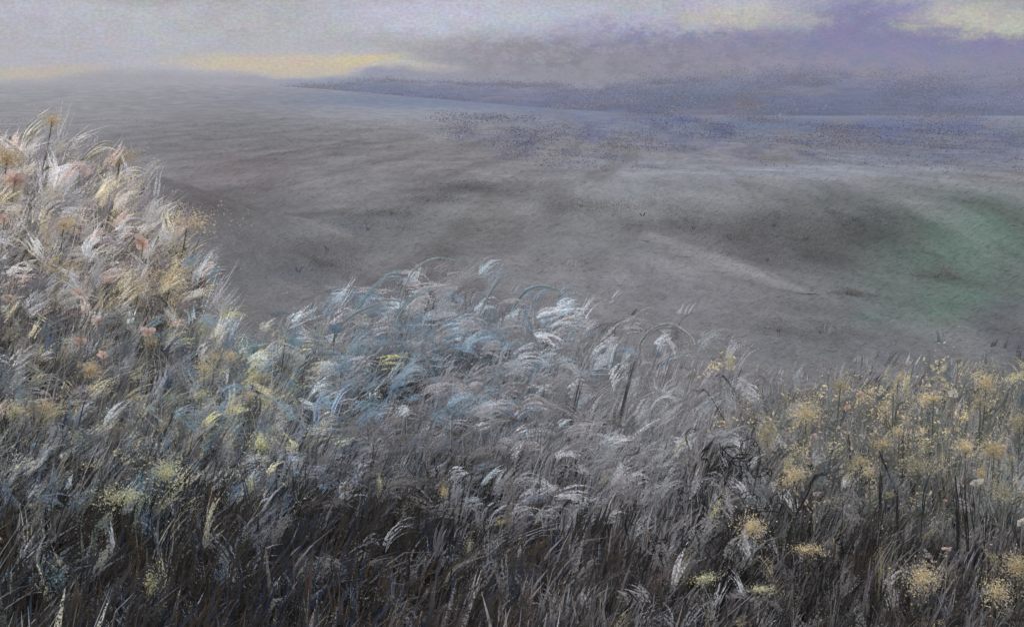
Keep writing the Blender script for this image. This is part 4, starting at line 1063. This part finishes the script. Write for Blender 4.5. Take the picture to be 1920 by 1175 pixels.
# ------------------------------------------------------------------ dark tussocks
DK = [(62, 60, 57), (74, 71, 68), (54, 52, 50), (86, 83, 81)]
DKG = [(64, 62, 54), (76, 74, 66), (54, 54, 48)]
DKB = [(62, 70, 84), (74, 78, 86), (58, 58, 58)]
for px, py, w, h, cols, label, kw in [
    (325, 735, 26, 95, DKB, 'dark slanting tussock between the bank and the blue grass', dict(lean=.75, bend=.3)),
    (300, 770, 60, 80, DK, 'dark tussock at the foot of the slanting one', {}),
    (700, 800, 110, 130, DK, 'large dark tussock under the round pale hood', dict(lean=.6, n=260)),
    (770, 790, 60, 90, DK, 'smaller dark tussock right under the hood\'s edge', dict(lean=.5)),
    (60, 720, 80, 70, DKG, 'dark olive tussock at the left edge under the bank', {}),
    (85, 640, 70, 80, DKG, 'dark olive tussock ringed by lilac leaves on the bank', dict(lean=.7, bend=.8)),
    (190, 480, 50, 60, DK, 'black-grey tussock in the middle of the bank', dict(lean=.8)),
    (150, 460, 60, 60, DK, 'scribbly black-grey tussock left of the bank\'s middle', dict(lean=.8)),
    (270, 760, 70, 80, DKG, 'olive-black tussock left of the slanting one', {}),
    (1330, 930, 90, 120, DK, 'black tussock in the tangle of tendrils', dict(lean=.45, n=240)),
    (1250, 960, 60, 80, DK, 'black tussock left of the tangle', dict(lean=.4)),
    (1600, 1080, 90, 150, DK, 'tall dark tussock filling the hollow low in the meadow', dict(lean=.2, n=260)),
    (1700, 1100, 80, 130, DK, 'dark tussock right of the tall one in the meadow hollow', dict(lean=.15, n=240)),
    (1850, 1060, 40, 55, DK, 'black knotted tussock under the white sliver leaf', dict(lean=.2, bend=.9)),
    (820, 850, 60, 90, DKB, 'grey-blue tussock right of the large dark one', dict(lean=.3)),
    (390, 830, 90, 100, DKG, 'dark tussock behind the broad teal leaves', dict(lean=.5, n=240)),
]:
    tussock(px, py, w, h, cols, label, group=None, alb=1.4, **kw)

# ------------------------------------------------------------------ low dark bushes on the hillside
B1 = [(98, 96, 95), (110, 108, 106), (90, 88, 88), (118, 115, 113)]
B2 = [(96, 106, 118), (108, 110, 114), (92, 94, 100)]
for px, py, w, h, cols, label in [
    (875, 352, 60, 22, B1, 'dark low bush, farthest of the chain up the hillside'),
    (800, 378, 56, 18, B1, 'dark low bush, second down the chain on the hillside'),
    (735, 402, 60, 18, B1, 'grey bush in the middle of the chain on the hillside'),
    (690, 432, 60, 22, B2, 'blue-tinged bush below the middle of the chain'),
    (615, 470, 80, 30, B1, 'brown-grey bush near the low end of the hillside chain'),
    (560, 510, 70, 30, B2, 'blue-grey bush at the low end of the hillside chain'),
    (620, 500, 40, 22, B1, 'small dark bush beside the blue-grey one at the chain\'s low end'),
    (1090, 388, 70, 14, B1, 'dark bush at the left end of the right-hand thicket'),
    (1205, 405, 90, 22, B1, 'broad dark bush in the left half of the right-hand thicket'),
    (1300, 430, 80, 26, B1, 'dark bush standing over the path\'s upper end'),
    (1370, 450, 90, 30, B1, 'darkest bush right above the middle of the path'),
    (1450, 425, 90, 26, B1, 'dark bush behind the darkest one of the thicket'),
    (1510, 450, 80, 32, B1, 'tall dark bush in the right half of the thicket'),
    (1600, 415, 70, 26, [(84, 90, 84), (96, 100, 94), (76, 78, 76)], 'greenish dark bush at the right end of the thicket'),
    (1440, 490, 90, 26, B1, 'low dark bush just above the path\'s lower end'),
    (1590, 552, 26, 20, B1, 'small lone dark bush beyond the path\'s lower end'),
    (1460, 622, 40, 26, B1, 'round dark bush between the path and the meadow flowers'),
    (1540, 625, 60, 26, B1, 'smoky dark bush right of the round one'),
    (1755, 520, 30, 26, B1, 'dark bush alone in the green hollow'),
]:
    bush(px, py, w, h, cols, label)

# ------------------------------------------------------------------ haze: one closed box of even, thin air
def make_haze():
    m = bpy.data.materials.new('haze_air'); m.use_nodes = True
    g = NT(m.node_tree)
    o = g.new('ShaderNodeOutputMaterial')
    v = g.new('ShaderNodeVolumePrincipled')
    v.inputs['Color'].default_value = (.61, .61, .67, 1)
    v.inputs['Density'].default_value = 0.0014
    v.inputs['Anisotropy'].default_value = 0.2
    g.l.new(v.outputs[0], o.inputs['Volume'])
    x, y0, y1, z0, z1 = 720, -720, 720, -10, 21
    co = [(-x, y0, z0), (x, y0, z0), (x, y1, z0), (-x, y1, z0), (-x, y0, z1), (x, y0, z1), (x, y1, z1), (-x, y1, z1)]
    f = [0, 3, 2, 1, 4, 5, 6, 7, 0, 1, 5, 4, 1, 2, 6, 5, 2, 3, 7, 6, 3, 0, 4, 7]
    o = mesh_obj('haze', co, f, [4] * 6, m, smooth=False)
    tag(o, kind='stuff')
make_haze()
